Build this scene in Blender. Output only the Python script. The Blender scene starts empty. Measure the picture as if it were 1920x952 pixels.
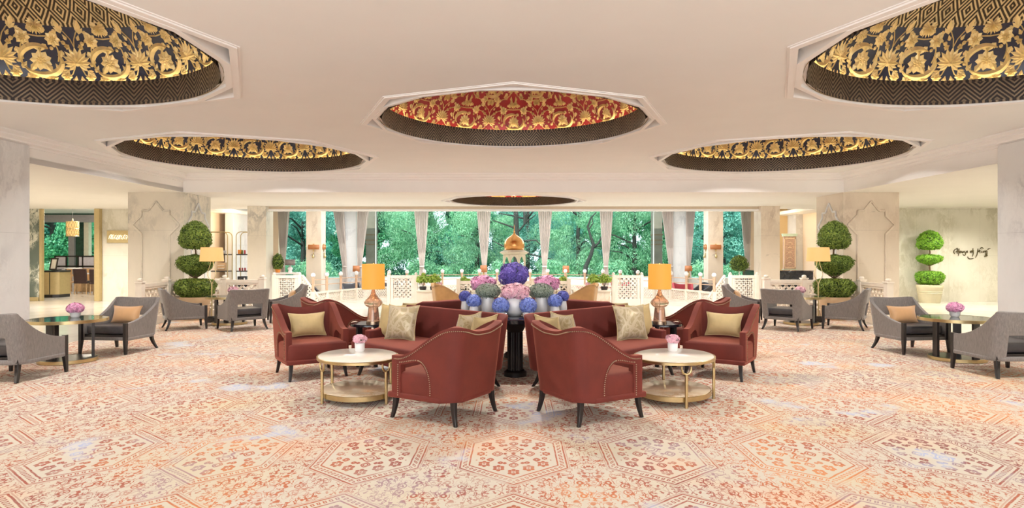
import bpy, math, random
import numpy as np
from mathutils import Vector, Matrix
from mathutils.geometry import tessellate_polygon
PI = math.pi
random.seed(7)
rng = np.random.default_rng(7)
S = bpy.context.scene
COL = S.collection
# ------------------------------------------------------------------ camera, world, sun, big lights, exposure
FPX, CXP, CYP, EYE = 1190.0, 963.0, 477.0, 1.45
cam = bpy.data.objects.new('camera', bpy.data.cameras.new('camera')); COL.objects.link(cam)
cam.location = (0, 0, EYE); cam.rotation_euler = (PI/2, 0, 0)
cam.data.sensor_width = 36; cam.data.lens = 36*FPX/1920
cam.data.shift_x = -(CXP-960)/1920; cam.data.shift_y = (CYP-476)/1920
cam.data.clip_end = 300
S.camera = cam
S.view_settings.view_transform = 'Standard'; S.view_settings.look = 'None'
S.view_settings.gamma = 1; S.view_settings.use_curve_mapping = False
S.view_settings.exposure = 0.10
S.cycles.use_denoising = True
S.cycles.max_bounces = 7; S.cycles.diffuse_bounces = 5; S.cycles.glossy_bounces = 3
S.cycles.transmission_bounces = 5; S.cycles.transparent_max_bounces = 8
S.cycles.caustics_reflective = False; S.cycles.caustics_refractive = False
S.cycles.sample_clamp_indirect = 4.0
W = bpy.data.worlds.new('world'); S.world = W; W.use_nodes = True
W.node_tree.nodes['Background'].inputs[0].default_value = (0.80, 0.93, 1.0, 1)
W.node_tree.nodes['Background'].inputs[1].default_value = 2.6
def light(kind, name, loc, power, color=(1, 1, 1), rot=(0, 0, 0), **kw):
    d = bpy.data.lights.new(name, kind); d.energy = power; d.color = color
    for k, v in kw.items(): setattr(d, k, v)
    o = bpy.data.objects.new(name, d); COL.objects.link(o); o.location = loc; o.rotation_euler = rot
    return o
light('SUN', 'sun', (0, 0, 30), 5.5, (1.0, 0.98, 0.9), (math.radians(42), 0, math.radians(-22)), angle=0.02)
# added fill panel behind the camera, standing in for an entrance
light('AREA', 'entrance_daylight', (0, -2.7, 1.75), 560, (0.93, 0.97, 1.0), (PI/2, 0, 0), shape='RECTANGLE', size=13, size_y=2.6)
# added fill panel under the lounge ceiling, hidden by the bulkhead
light('AREA', 'lounge_ceiling_light', (0, 23.6, 3.43), 750, (0.96, 0.98, 1.0), (0, 0, 0), shape='RECTANGLE', size=14, size_y=3.0)
WARM = (1.0, 0.90, 0.78); SOFT = (1.0, 0.96, 0.90)
DOMES = [(-5.0, 5.65, 2.17), (5.0, 5.65, 2.17), (0, 8.95, 1.82), (-5.03, 12.0, 2.1), (5.03, 12.0, 2.1)]
for i, (dx, dy, dr) in enumerate(DOMES):
    light('SPOT', 'dome_downlight', (dx, dy, 4.55), 520, SOFT, (0, 0, 0), spot_size=2.3, spot_blend=0.6, shadow_soft_size=0.18)
for x in (-13.2, -10.6, 10.6, 13.2):
    for y in (4, 11.5, 17.6):
        light('SPOT', 'corridor_downlight', (x, y, 2.84), 420, WARM if x < 0 else (1.0, .94, .80), (0, 0, 0), spot_size=2.7, spot_blend=0.8, shadow_soft_size=0.05)  # added spots without fixtures, brightening the side corridors
for x in (-5.0, 0, 5.0):
    light('SPOT', 'foyer_downlight', (x, 15.1 if x == 0 else 16.6, 2.84), 460, (1.0, .97, .94), (0, 0, 0), spot_size=2.7, spot_blend=0.8, shadow_soft_size=0.05)  # extra spots added to lift the foyer, no fittings behind them

# ------------------------------------------------------------------ node helper
class N:
    def __init__(s, name):
        s.m = bpy.data.materials.new(name); s.m.use_nodes = True
        s.t = s.m.node_tree; s.b = s.t.nodes['Principled BSDF']; s.out = s.t.nodes['Material Output']
    def new(s, k, **kw):
        n = s.t.nodes.new(k)
        for a, v in kw.items(): setattr(n, a, v)
        return n
    def put(s, sock, v):
        if v is None: return
        if isinstance(v, bpy.types.NodeSocket): s.t.links.new(v, sock)
        elif isinstance(v, (tuple, list)) and sock.type == 'RGBA' and len(v) == 3: sock.default_value = (*v, 1)
        else: sock.default_value = v
    def m_(s, op, a, b=None, c=None, clamp=False):
        n = s.new('ShaderNodeMath', operation=op, use_clamp=clamp)
        s.put(n.inputs[0], a); s.put(n.inputs[1], b); s.put(n.inputs[2], c)
        return n.outputs[0]
    def vm(s, op, a, b=None, sc=None):
        n = s.new('ShaderNodeVectorMath', operation=op)
        s.put(n.inputs[0], a); s.put(n.inputs[1], b)
        if sc is not None: s.put(n.inputs['Scale'], sc)
        return n.outputs['Value'] if op in ('LENGTH', 'DOT_PRODUCT', 'DISTANCE') else n.outputs[0]
    def co(s, which='Object'): return s.new('ShaderNodeTexCoord').outputs[which]
    def map(s, v, scale=(1, 1, 1), rot=(0, 0, 0), loc=(0, 0, 0)):
        n = s.new('ShaderNodeMapping'); s.put(n.inputs[0], v)
        n.inputs['Location'].default_value = loc; n.inputs['Rotation'].default_value = rot; n.inputs['Scale'].default_value = scale
        return n.outputs[0]
    def noise(s, v, scale=5, det=4, rough=.5, dist=0, col=False):
        n = s.new('ShaderNodeTexNoise'); s.put(n.inputs['Vector'], v)
        n.inputs['Scale'].default_value = scale; n.inputs['Detail'].default_value = det
        n.inputs['Roughness'].default_value = rough; n.inputs['Distortion'].default_value = dist
        return n.outputs[1 if col else 0]
    def vor(s, v, scale=5, feature='F1', rnd=1, out='Distance'):
        n = s.new('ShaderNodeTexVoronoi', feature=feature); s.put(n.inputs['Vector'], v)
        n.inputs['Scale'].default_value = scale; n.inputs['Randomness'].default_value = rnd
        return n.outputs[out]
    def ramp(s, v, stops, interp='LINEAR'):
        n = s.new('ShaderNodeValToRGB'); s.put(n.inputs[0], v); r = n.color_ramp; r.interpolation = interp
        while len(r.elements) < len(stops): r.elements.new(.5)
        for e, (p, c) in zip(r.elements, stops):
            e.position = p; e.color = (*c, 1) if len(c) == 3 else c
        return n.outputs[0]
    def mix(s, f, a, b, bt='MIX'):
        n = s.new('ShaderNodeMix', data_type='RGBA', blend_type=bt)
        s.put(n.inputs[0], f); s.put(n.inputs[6], a); s.put(n.inputs[7], b)
        return n.outputs[2]
    def sep(s, v):
        n = s.new('ShaderNodeSeparateXYZ'); s.put(n.inputs[0], v); return n.outputs
    def comb(s, x=0, y=0, z=0):
        n = s.new('ShaderNodeCombineXYZ'); s.put(n.inputs[0], x); s.put(n.inputs[1], y); s.put(n.inputs[2], z); return n.outputs[0]
    def step(s, v, a, b):      # smooth 0..1 between a and b
        n = s.new('ShaderNodeMapRange', interpolation_type='SMOOTHSTEP'); s.put(n.inputs[0], v)
        n.inputs[1].default_value = a; n.inputs[2].default_value = b; return n.outputs[0]
    def bump(s, h, strength=.3, dist=.01):
        n = s.new('ShaderNodeBump'); n.inputs['Strength'].default_value = strength; n.inputs['Distance'].default_value = dist
        s.put(n.inputs['Height'], h); s.put(s.b.inputs['Normal'], n.outputs[0])
    def fin(s, col=None, rough=None, metal=None, **kw):
        s.put(s.b.inputs['Base Color'], col); s.put(s.b.inputs['Roughness'], rough); s.put(s.b.inputs['Metallic'], metal)
        for k, v in kw.items(): s.put(s.b.inputs[k.replace('_', ' ')], v)
        return s.m

def plain(name, col, rough=.6, metal=0, var=.06, scale=12, bump=0, **kw):
    n = N(name); c = n.co()
    f = n.noise(c, scale, 3)
    d = tuple(max(0, x*(1-var)) for x in col); l = tuple(min(1, x*(1+var)) for x in col)
    if bump: n.bump(n.noise(c, scale*6, 2), bump, .004)
    return n.fin(n.ramp(f, [(.3, d), (.7, l)]), rough, metal, **kw)

def marble(name, base, vein, dark=None, scale=1.0, rough=.22, amount=1.0, joints=None, rot=.5):
    n = N(name); c = n.co()
    cc = n.map(c, (1.0*scale, 1.0*scale, .55*scale), (0, rot, .3))
    w = n.noise(cc, 1.2, 5, .6, 0, True)
    cw = n.vm('ADD', cc, n.vm('SCALE', w, sc=1.4))
    v1 = n.m_('ABSOLUTE', n.m_('SUBTRACT', n.noise(cw, 1.1, 6, .62), .5))
    v1 = n.step(v1, .075, .0)
    v2 = n.m_('ABSOLUTE', n.m_('SUBTRACT', n.noise(cw, 3.1, 6, .65), .5))
    v2 = n.m_('MULTIPLY', n.step(v2, .05, 0), .45)
    mask = n.step(n.noise(c, .9, 2), .42, .68)
    v = n.m_('MULTIPLY', n.m_('MULTIPLY', n.m_('MAXIMUM', v1, v2), mask), amount, clamp=True)
    cloud = n.noise(cc, .9, 5, .6)
    b2 = tuple(x*.90 for x in base)
    col = n.mix(n.step(cloud, .35, .7), base, b2)
    col = n.mix(v, col, vein)
    if dark:
        dk = n.m_('MULTIPLY', n.step(n.noise(n.map(c, (1, 1, 3.2), (0, .15, 0)), 1.25, 6, .72), .60, .72), n.step(n.noise(c, 5, 5, .7), .45, .62))
        col = n.mix(n.m_('MULTIPLY', dk, .75), col, dark)
    if joints:
        x, y, z = n.sep(c)
        j = None
        for ax, per, off in joints:
            a = {'x': x, 'y': y, 'z': z}[ax]
            f = n.m_('ABSOLUTE', n.m_('SUBTRACT', n.m_('FRACT', n.m_('ADD', n.m_('DIVIDE', a, per), off)), .5))
            l = n.step(f, .5-.004/per, .5-.001/per)
            j = l if j is None else n.m_('MAXIMUM', j, l)
        col = n.mix(n.m_('MULTIPLY', j, .45), col, tuple(x*.45 for x in base))
    return n.fin(col, rough)

def velvet(name, base, sheen, rough=.75):
    n = N(name); c = n.co()
    f = n.noise(c, 4.5, 4, .6)
    col = n.mix(n.step(f, .3, .7), tuple(x*.85 for x in base), tuple(min(1, x*1.1) for x in base))
    n.bump(n.noise(c, 260, 2), .12, .002)
    return n.fin(col, rough, 0, Sheen_Weight=.5, Sheen_Roughness=.4, Sheen_Tint=sheen)

def emis(name, col, strength, base=None, rough=.6):
    n = N(name)
    f = n.noise(n.co(), 14, 2)
    c2 = n.mix(f, tuple(x*.94 for x in col), col)
    return n.fin(base or col, rough, 0, Emission_Color=c2, Emission_Strength=strength)

# ------------------------------------------------------------------ materials
M = {}
M['plaster'] = plain('ceiling_plaster', (.85, .85, .835), .85, var=.012, scale=1.5)
M['plaster_warm'] = plain('foyer_plaster', (.88, .85, .79), .85, var=.012, scale=1.5)
M['trim'] = plain('trim_plaster', (.90, .88, .86), .7, var=.01, scale=3)
M['tan'] = plain('tan_plaster', (.72, .60, .46), .8, var=.02)
M['floor'] = marble('cream_marble_floor', (.80, .76, .70), (.55, .47, .38), scale=.8, rough=.12, amount=.6, joints=[('x', 1.2, .5), ('y', 1.2, .1)])
M['pillar_l'] = marble('cream_veined_marble', (.76, .70, .60), (.36, .34, .31), scale=1.3, rough=.3, amount=.95, joints=[('z', 2.05, .02)])
M['pillar_r'] = marble('brown_veined_marble', (.74, .64, .53), (.50, .40, .32), dark=(.20, .17, .16), scale=.9, rough=.3, joints=[('z', 2.05, .02)])
M['pillar_w'] = marble('white_veined_marble', (.77, .77, .77), (.50, .50, .52), scale=1.2, rough=.3, amount=.7, joints=[('z', 1.78, .0)])
M['wall_m'] = marble('wall_marble', (.78, .75, .66), (.50, .47, .36), scale=.9, rough=.35, amount=.7, joints=[('x', .98, .3), ('z', 1.42, .0)])
M['green_m'] = marble('green_marble', (.10, .13, .11), (.72, .72, .62), scale=3.2, rough=.25, amount=3.0, rot=1.1)
M['jali'] = plain('carved_cream_stone', (.84, .76, .66), .6, var=.05, scale=4)
M['planter'] = marble('planter_marble', (.82, .72, .58), (.62, .48, .34), scale=1.6, rough=.35, joints=[('x', .9, .1), ('z', .5, .3)])
M['white_m'] = marble('onyx_table_top', (.93, .89, .80), (.80, .62, .42), scale=2.6, rough=.08, amount=.7)
M['shelf_m'] = marble('beige_shelf_stone', (.78, .66, .50), (.60, .42, .26), scale=2.8, rough=.15, rot=1.4)
M['red'] = velvet('rust_velvet', (.130, .016, .009), (1, .34, .22, 1))
M['redsofa'] = velvet('sofa_velvet', (.115, .013, .010), (1, .32, .22, 1))
M['tanv'] = velvet('tan_leather', (.50, .29, .11), (1, .8, .5, 1), .5)
M['gold_p'] = velvet('gold_pillow_velvet', (.52, .395, .19), (1, .9, .6, 1), .6)
n = N('paisley_brocade'); c = n.map(n.co(), (.7, .7, .7))
w = n.vm('ADD', c, n.vm('SCALE', n.noise(c, 6, 2, col=True), sc=.12))
f1 = n.m_('ABSOLUTE', n.m_('SUBTRACT', n.noise(w, 9, 3, .55, 1.5), .5))
f2 = n.vor(w, 9, 'DISTANCE_TO_EDGE')
M['paisley'] = n.fin(n.mix(n.m_('MAXIMUM', n.step(f1, .05, .02), n.step(f2, .10, .05)), (.41, .33, .19), (.55, .47, .32)), .42, .2, Sheen_Weight=.4)
M['piping'] = plain('gold_piping', (.60, .48, .26), .5)
n = N('grey_weave'); c = n.co()
g = n.noise(n.map(c, (70, 70, 9)), 1.5, 4, .7)
n.bump(g, .25, .003)
M['grey'] = n.fin(n.ramp(g, [(.3, (.150, .136, .130)), (.7, (.265, .240, .228))]), .8, 0, Sheen_Weight=.3)
M['leather'] = plain('charcoal_leather', (.050, .046, .052), .38, var=.15, bump=.1)
M['tanpil'] = plain('tan_satin_pillow', (.62, .36, .17), .42, var=.08, scale=7, Sheen_Weight=.4)
M['black'] = plain('ebonised_wood', (.016, .012, .012), .28, var=.1)
M['blackgl'] = plain('black_gloss', (.012, .012, .018), .08, var=.1)
M['smoke'] = plain('smoked_glass_top', (.055, .07, .07), .05, var=.2, scale=3)
M['brass'] = plain('aged_brass', (.62, .50, .27), .3, 1, var=.08)
M['brass2'] = plain('satin_gold', (.50, .40, .21), .42, .6, var=.05)
M['nail'] = plain('nailhead', (.45, .34, .24), .35, 1)
M['white'] = plain('white_ceramic', (.86, .85, .86), .25, var=.02)
M['whitep'] = plain('white_paint', (.82, .80, .77), .5, var=.02)
M['bark'] = plain('bark', (.20, .13, .075), .85, var=.3, scale=20, bump=.4)
M['dbark'] = plain('dark_bark', (.035, .035, .03), .9, var=.3, scale=6)
M['terra'] = plain('cream_pot', (.72, .55, .36), .6, var=.06, scale=5)
M['potc'] = plain('pale_pot', (.78, .72, .52), .55, var=.04, scale=5)
M['soil'] = plain('soil', (.05, .035, .02), .95, var=.3)
M['pavgold'] = plain('copper_gold_dome', (.70, .36, .13), .28, .9, var=.08)
M['pav'] = plain('cream_paint', (.84, .78, .62), .5)
M['outer'] = plain('grey_stone_pier', (.19, .165, .13), .7, var=.2, scale=2)
M['steel'] = plain('grey_beam_paint', (.36, .34, .35), .6)
M['dgreen'] = plain('dark_green_paint', (.02, .06, .04), .5, var=.3)
M['newel'] = plain('tan_turned_post', (.60, .40, .27), .45)
M['wood'] = plain('light_wood', (.55, .36, .20), .5, var=.15)
M['brownch'] = plain('brown_leather', (.045, .022, .022), .45)
M['goldwall'] = plain('amber_wall', (.78, .56, .29), .6, var=.03, scale=2)
M['peach'] = plain('peach_plaster', (.86, .70, .54), .7, var=.03, scale=2)
M['frost'] = plain('frosted_glass', (.58, .55, .62), .25)  # greyish-lavender reflection on the panes put into the base colour
M['grass'] = plain('lawn', (.10, .24, .08), .9, var=.4, scale=2)
M['water'] = plain('pond_water', (.12, .32, .30), .12, var=.3)
M['paper'] = plain('menu_paper', (.82, .78, .70), .6)
M['pinkst'] = plain('pink_stone_relief', (.62, .43, .34), .7, var=.25, scale=25)
M['jade'] = plain('pale_green_glaze', (.62, .80, .70), .3)
M['redfab'] = plain('crimson_fabric', (.34, .035, .05), .7)
M['greyfab'] = plain('slate_fabric', (.06, .06, .07), .7)
M['orangeb'] = plain('orange_box', (.80, .30, .06), .5)
M['jar'] = plain('jar_glass', (.20, .24, .06), .2, var=.5, scale=30)
M['shade'] = emis('amber_shade', (1.0, .42, .045), .70, (.30, .16, .04))
M['shade2'] = emis('cream_shade', (1.0, .50, .16), .80, (.30, .19, .09))
M['shade3'] = emis('copper_shade', (.60, .17, .03), .25, (.28, .11, .04))
M['greysh'] = plain('grey_lamp_shade', (.22, .19, .18), .7)
M['glow'] = emis('cove_led', (1.0, .78, .48), 9.0)
M['glowsc'] = emis('sconce_glow', (1.0, .70, .38), 9.0)
M['pend'] = emis('pendant_panels', (1.0, .55, .18), .95, (.3, .2, .1))
M['lit'] = emis('lit_letters', (1.0, .80, .52), 2.2)
M['ink'] = plain('bronze_letters', (.09, .07, .025), .5, .4)
n = N('amber_glass'); 
n.fin((.92, .60, .42), .04, 0, Transmission_Weight=.75, IOR=1.3, Coat_Weight=.5, Specular_IOR_Level=.8)
M['glass_a'] = n.m
n = N('window_glass')
tr = n.new('ShaderNodeBsdfTransparent'); gl = n.new('ShaderNodeBsdfGlossy'); mx = n.new('ShaderNodeMixShader')
tr.inputs[0].default_value = (.93, .97, .96, 1); gl.inputs['Roughness'].default_value = .02; mx.inputs[0].default_value = .003
n.t.links.new(tr.outputs[0], mx.inputs[1]); n.t.links.new(gl.outputs[0], mx.inputs[2]); n.t.links.new(mx.outputs[0], n.out.inputs[0])
M['glass'] = n.m
def sheer():
    n = N('sheer_curtain')
    tr = n.new('ShaderNodeBsdfTranslucent'); mx = n.new('ShaderNodeMixShader')
    tr.inputs[0].default_value = (.92, .84, .80, 1); mx.inputs[0].default_value = .45
    n.fin(n.ramp(n.noise(n.co(), 3, 2), [(.3, (.82, .74, .69)), (.7, (.88, .81, .76))]), .8)
    n.t.links.new(n.b.outputs[0], mx.inputs[1]); n.t.links.new(tr.outputs[0], mx.inputs[2]); n.t.links.new(mx.outputs[0], n.out.inputs[0])
    return n.m
M['curtain'] = sheer()
def leafmat(name, a, b, scale=3, rough=.55, trans=.25):
    n = N(name)
    g = n.new('ShaderNodeNewGeometry')
    f = n.m_('ADD', n.m_('MULTIPLY', g.outputs['Random Per Island'], .6), n.m_('MULTIPLY', n.noise(n.co(), scale, 2), .5))
    c = n.ramp(f, [(.15, a), (.85, b)])
    n.fin(c, rough)
    tr = n.new('ShaderNodeBsdfTranslucent'); n.t.links.new(c, tr.inputs[0]); mx = n.new('ShaderNodeMixShader'); mx.inputs[0].default_value = trans
    n.t.links.new(n.b.outputs[0], mx.inputs[1]); n.t.links.new(tr.outputs[0], mx.inputs[2]); n.t.links.new(mx.outputs[0], n.out.inputs[0])
    return n.m
M['leaf'] = leafmat('box_leaves', (.045, .10, .012), (.26, .36, .06), 6)
M['leaf_b'] = leafmat('bright_box_leaves', (.07, .24, .012), (.30, .56, .05), 6)
M['leaf_p'] = leafmat('potted_leaves', (.16, .30, .03), (.48, .62, .12), 6)
M['tree1'] = leafmat('willow_leaves', (.09, .32, .19), (.44, .74, .46), .7, .5, .4)
M['tree2'] = leafmat('teal_pine_leaves', (.04, .25, .22), (.28, .60, .48), .7, .5, .35)
M['tree3'] = leafmat('deep_green_leaves', (.03, .22, .13), (.18, .56, .27), .7, .5, .35)
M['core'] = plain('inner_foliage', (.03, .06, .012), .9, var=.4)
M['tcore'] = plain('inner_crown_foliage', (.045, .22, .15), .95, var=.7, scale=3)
def flower(name, a, b):
    n = N(name); g = n.new('ShaderNodeNewGeometry')
    return n.fin(n.ramp(g.outputs['Random Per Island'], [(.0, a), (1., b)]), .6, 0, Sheen_Weight=.2)
M['f_purple'] = flower('violet_petals', (.09, .055, .38), (.24, .17, .64))
M['f_blue'] = flower('blue_petals', (.10, .16, .62), (.33, .43, .88))
M['f_navy'] = flower('deep_blue_petals', (.05, .06, .38), (.16, .18, .60))
M['f_pink'] = flower('pink_petals', (.80, .28, .54), (.92, .54, .74))
M['f_pale'] = flower('pale_pink_petals', (.82, .40, .52), (.95, .66, .72))
M['f_gyp'] = flower('grey_green_sprigs', (.12, .17, .12), (.40, .46, .38))

# gold / dome patterns use the UV map: u counts repeats around the ring, v runs 0..1 up the band
def band_mat(name, kind, dark, gold, k):
    n = N(name); u, v, _ = n.sep(n.co('UV'))
    tri = n.m_('ABSOLUTE', n.m_('SUBTRACT', n.m_('MULTIPLY', n.m_('FRACT', u), 2), 1))
    if kind == 'zig':
        d = n.m_('ADD', n.m_('MULTIPLY', v, k), n.m_('MULTIPLY', tri, k*.55))
    else:
        d = n.m_('MULTIPLY', n.m_('ADD', n.m_('MULTIPLY', tri, .5), n.m_('ABSOLUTE', n.m_('SUBTRACT', v, .5))), k)
    l = n.m_('ABSOLUTE', n.m_('SUBTRACT', n.m_('FRACT', d), .5))
    l = n.step(l, .22, .30)
    edge = n.m_('ABSOLUTE', n.m_('SUBTRACT', v, .5))
    e1 = n.step(edge, .385, .40)
    beads = n.m_('MULTIPLY', n.step(n.m_('ABSOLUTE', n.m_('SUBTRACT', n.m_('FRACT', n.m_('MULTIPLY', u, 5)), .5)), .28, .18), 1)
    l = n.mix(e1, l, beads)
    l = n.m_('MULTIPLY', l, 1)
    n.bump(l, .8, .012)
    wear = n.step(n.noise(n.co(), 6, 5, .7), .3, .6)
    g2 = n.mix(wear, tuple(x*.6 for x in gold), gold)
    return n.fin(n.mix(l, dark, g2), n.m_('SUBTRACT', .7, n.m_('MULTIPLY', l, .3)), n.m_('MULTIPLY', l, .35))
M['zig'] = band_mat('chevron_band', 'zig', (.014, .008, .006), (.20, .145, .09), 5.5)
M['diam'] = band_mat('diamond_band', 'dia', (.045, .03, .012), (.80, .64, .34), 5.0)
M['navy'] = plain('navy_lacquer', (.014, .018, .045), .35, var=.35, scale=4)
M['crim'] = plain('crimson_lacquer', (.36, .025, .03), .35, var=.25, scale=4)
M['gild'] = plain('gold_leaf', (.86, .69, .33), .42, .35, var=.15, scale=9)

# ------------------------------------------------------------------ carpet
def carpet():
    n = N('patterned_carpet'); c = n.co()
    x, y, _ = n.sep(c)
    wob = n.noise(c, 9, 3, .6, col=True)
    c2 = n.vm('ADD', n.map(c, (1/1.01, 1/1.47, 1), (0, 0, 0), (0, -3.109, 0)), n.vm('SCALE', n.vm('SUBTRACT', wob, (.5, .5, .5)), sc=.012))
    ux, uy, _ = n.sep(c2)
    K = 1.38/1.47
    fx = n.m_('SUBTRACT', n.m_('FRACT', n.m_('ADD', ux, .5)), .5)
    fy = n.m_('MULTIPLY', n.m_('SUBTRACT', n.m_('FRACT', n.m_('ADD', n.m_('DIVIDE', uy, K), .5)), .5), K)
    g = n.comb(fx, fy, 0); ga = n.vm('ABSOLUTE', g)
    gx, gy, _ = n.sep(ga)
    hexd = n.m_('MAXIMUM', gx, n.vm('DOT_PRODUCT', ga, (.5, .8660254, 0)))
    def line(v, at, w, soft=.004):
        d = n.m_('ABSOLUTE', n.m_('SUBTRACT', v, at)); return n.step(d, w+soft, w)
    border = n.m_('MAXIMUM', n.m_('MAXIMUM', line(hexd, .298, .0032), line(hexd, .360, .0036)), n.m_('MULTIPLY', line(hexd, .375, .002), .5))
    # little squares between the two border lines
    ang = n.m_('ARCTAN2', gy, gx)
    along = n.m_('MULTIPLY', n.m_('SUBTRACT', gy, gx), 22)
    sq = n.m_('MULTIPLY', line(n.m_('FRACT', along), .5, .27, .05), line(hexd, .329, .011))
    sqh = n.m_('SUBTRACT', 1, n.m_('MULTIPLY', line(n.m_('FRACT', along), .5, .07, .04), line(hexd, .329, .005)))
    border = n.m_('MAXIMUM', border, n.m_('MULTIPLY', sq, sqh))
    def daisy(px, py, r):
        d = n.vm('SUBTRACT', ga, (px, py, 0)); dx, dy, _ = n.sep(d)
        rr = n.vm('LENGTH', d); th = n.m_('ARCTAN2', dy, dx)
        lim = n.m_('ADD', r*.88, n.m_('MULTIPLY', n.m_('COSINE', n.m_('MULTIPLY', th, 6)), -r*.10))
        petal = n.step(n.m_('SUBTRACT', rr, lim), .004, -.001)
        slit = n.step(n.m_('ABSOLUTE', n.m_('SINE', n.m_('MULTIPLY', th, 3))), .05, .16)
        hole = n.step(n.m_('ABSOLUTE', n.m_('SUBTRACT', rr, r*.28)), r*.05, r*.12)
        return n.m_('MULTIPLY', n.m_('MULTIPLY', petal, slit), hole)
    ins = None
    for (px, py, r) in ((.0, .262, .042), (.100, .208, .042), (.200, .150, .042), (.232, .0, .030), (.215,.07,.02)):
        f = daisy(px, py, r); ins = f if ins is None else n.m_('MAXIMUM', ins, f)
    def diamond(px, py, r, w=.004):
        d = n.vm('ABSOLUTE', n.vm('SUBTRACT', ga, (px, py, 0))); dx, dy, _ = n.sep(d)
        m = n.m_('POWER', n.m_('ADD', n.m_('POWER', dx, 1.4), n.m_('POWER', dy, 1.4)), 1/1.4)
        return n.m_('MAXIMUM', line(m, r, w), line(m, r*.55, w))
    for (px, py, r) in ((0, .07, .05), (.115, .0, .035), (.16, .09, .022), (.0, .165, .030), (.09, .135, .016), (.06, .0, .010), (.06, .07, .010), (.06, .14, .010), (.0, .0, .012)):
        ins = n.m_('MAXIMUM', ins, diamond(px, py, r, .0032))
    # scroll work: mirrored noise iso-lines and leaf blobs
    gm = n.vm('ADD', n.vm('SCALE', ga, sc=1), (3.1, 1.7, 0))
    nz = n.noise(gm, 15, 2, .5, .5)
    iso = n.step(n.m_('ABSOLUTE', n.m_('SUBTRACT', nz, .5)), .022, .012)
    iso2 = n.step(n.m_('ABSOLUTE', n.m_('SUBTRACT', n.noise(gm, 13, 1, .5, 1.2), .56)), .022, .010)
    cells = n.vor(gm, 22, 'F1', .9)
    cang = n.noise(gm, 40, 1)
    blobs = n.step(n.m_('ADD', cells, n.m_('MULTIPLY', cang, .6)), .60, .55)
    ring = n.m_('MULTIPLY', n.step(n.m_('ABSOLUTE', n.m_('SUBTRACT', n.vor(gm, 11, 'F1', .8), .30)), .05, .03), n.step(n.noise(gm, 6, 1), .48, .52))
    field = n.m_('MAXIMUM', n.m_('MAXIMUM', iso, ring), n.m_('MAXIMUM', blobs, n.m_('MULTIPLY', iso2, .8)))
    inner_small = n.m_('MULTIPLY', n.step(n.m_('ADD', n.vor(gm, 24, 'F1', .6), n.m_('MULTIPLY', cang, .3)), .36, .31), n.step(hexd, .265, .255))
    ins = n.m_('MAXIMUM', ins, n.m_('MULTIPLY', inner_small, .8))
    outside = n.step(hexd, .380, .386)
    inside = n.step(hexd, .286, .282)
    ink = n.m_('MAXIMUM', border, n.m_('MAXIMUM', n.m_('MULTIPLY', field, outside), n.m_('MULTIPLY', ins, inside)))
    # colours drift over the rug; worn patches fade
    big = n.noise(c, .75, 3, .55); big2 = n.noise(n.vm('ADD', c, (7.3, 2.1, 0)), 1.1, 3, .6)
    big3 = n.noise(n.vm('ADD', c, (-4.3, 9.1, 0)), .9, 3, .6)
    inkc = n.ramp(big, [(.34, (.25, .045, .045)), (.44, (.34, .045, .020)), (.54, (.48, .10, .025)), (.64, (.66, .21, .05))])
    inkc = n.mix(n.m_('MULTIPLY', n.step(big2, .56, .64), .8), inkc, (.34, .24, .30))
    inkc = n.mix(n.m_('MULTIPLY', n.step(big3, .62, .68), .9), inkc, (.42, .52, .74))
    ground = n.ramp(n.noise(c, .6, 4, .6), [(.3, (.66, .585, .44)), (.5, (.64, .59, .50)), (.7, (.66, .575, .40))])
    ground = n.mix(n.m_('MULTIPLY', n.step(big3, .62, .72), .45), ground, (.62, .68, .80))
    ground = n.mix(n.m_('MULTIPLY', n.step(n.noise(n.vm('ADD', c, (3, -8, 0)), .8, 3), .55, .7), .45), ground, (.78, .50, .32))
    wear = n.step(n.noise(n.map(c, (1, 2.2, 1)), 2.2, 5, .65), .30, .52)
    fine = n.step(n.noise(n.map(c, (60, 200, 1)), 1, 2), .32, .5)
    amt = n.m_('MULTIPLY', ink, n.m_('MULTIPLY', n.m_('ADD', .38, n.m_('MULTIPLY', wear, .54)), n.m_('ADD', .72, n.m_('MULTIPLY', fine, .28))))
    col = n.mix(amt, ground, inkc)
    n.bump(n.noise(c, 420, 2), .25, .004)
    return n.fin(col, .95, 0)
M['carpet'] = carpet()

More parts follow.
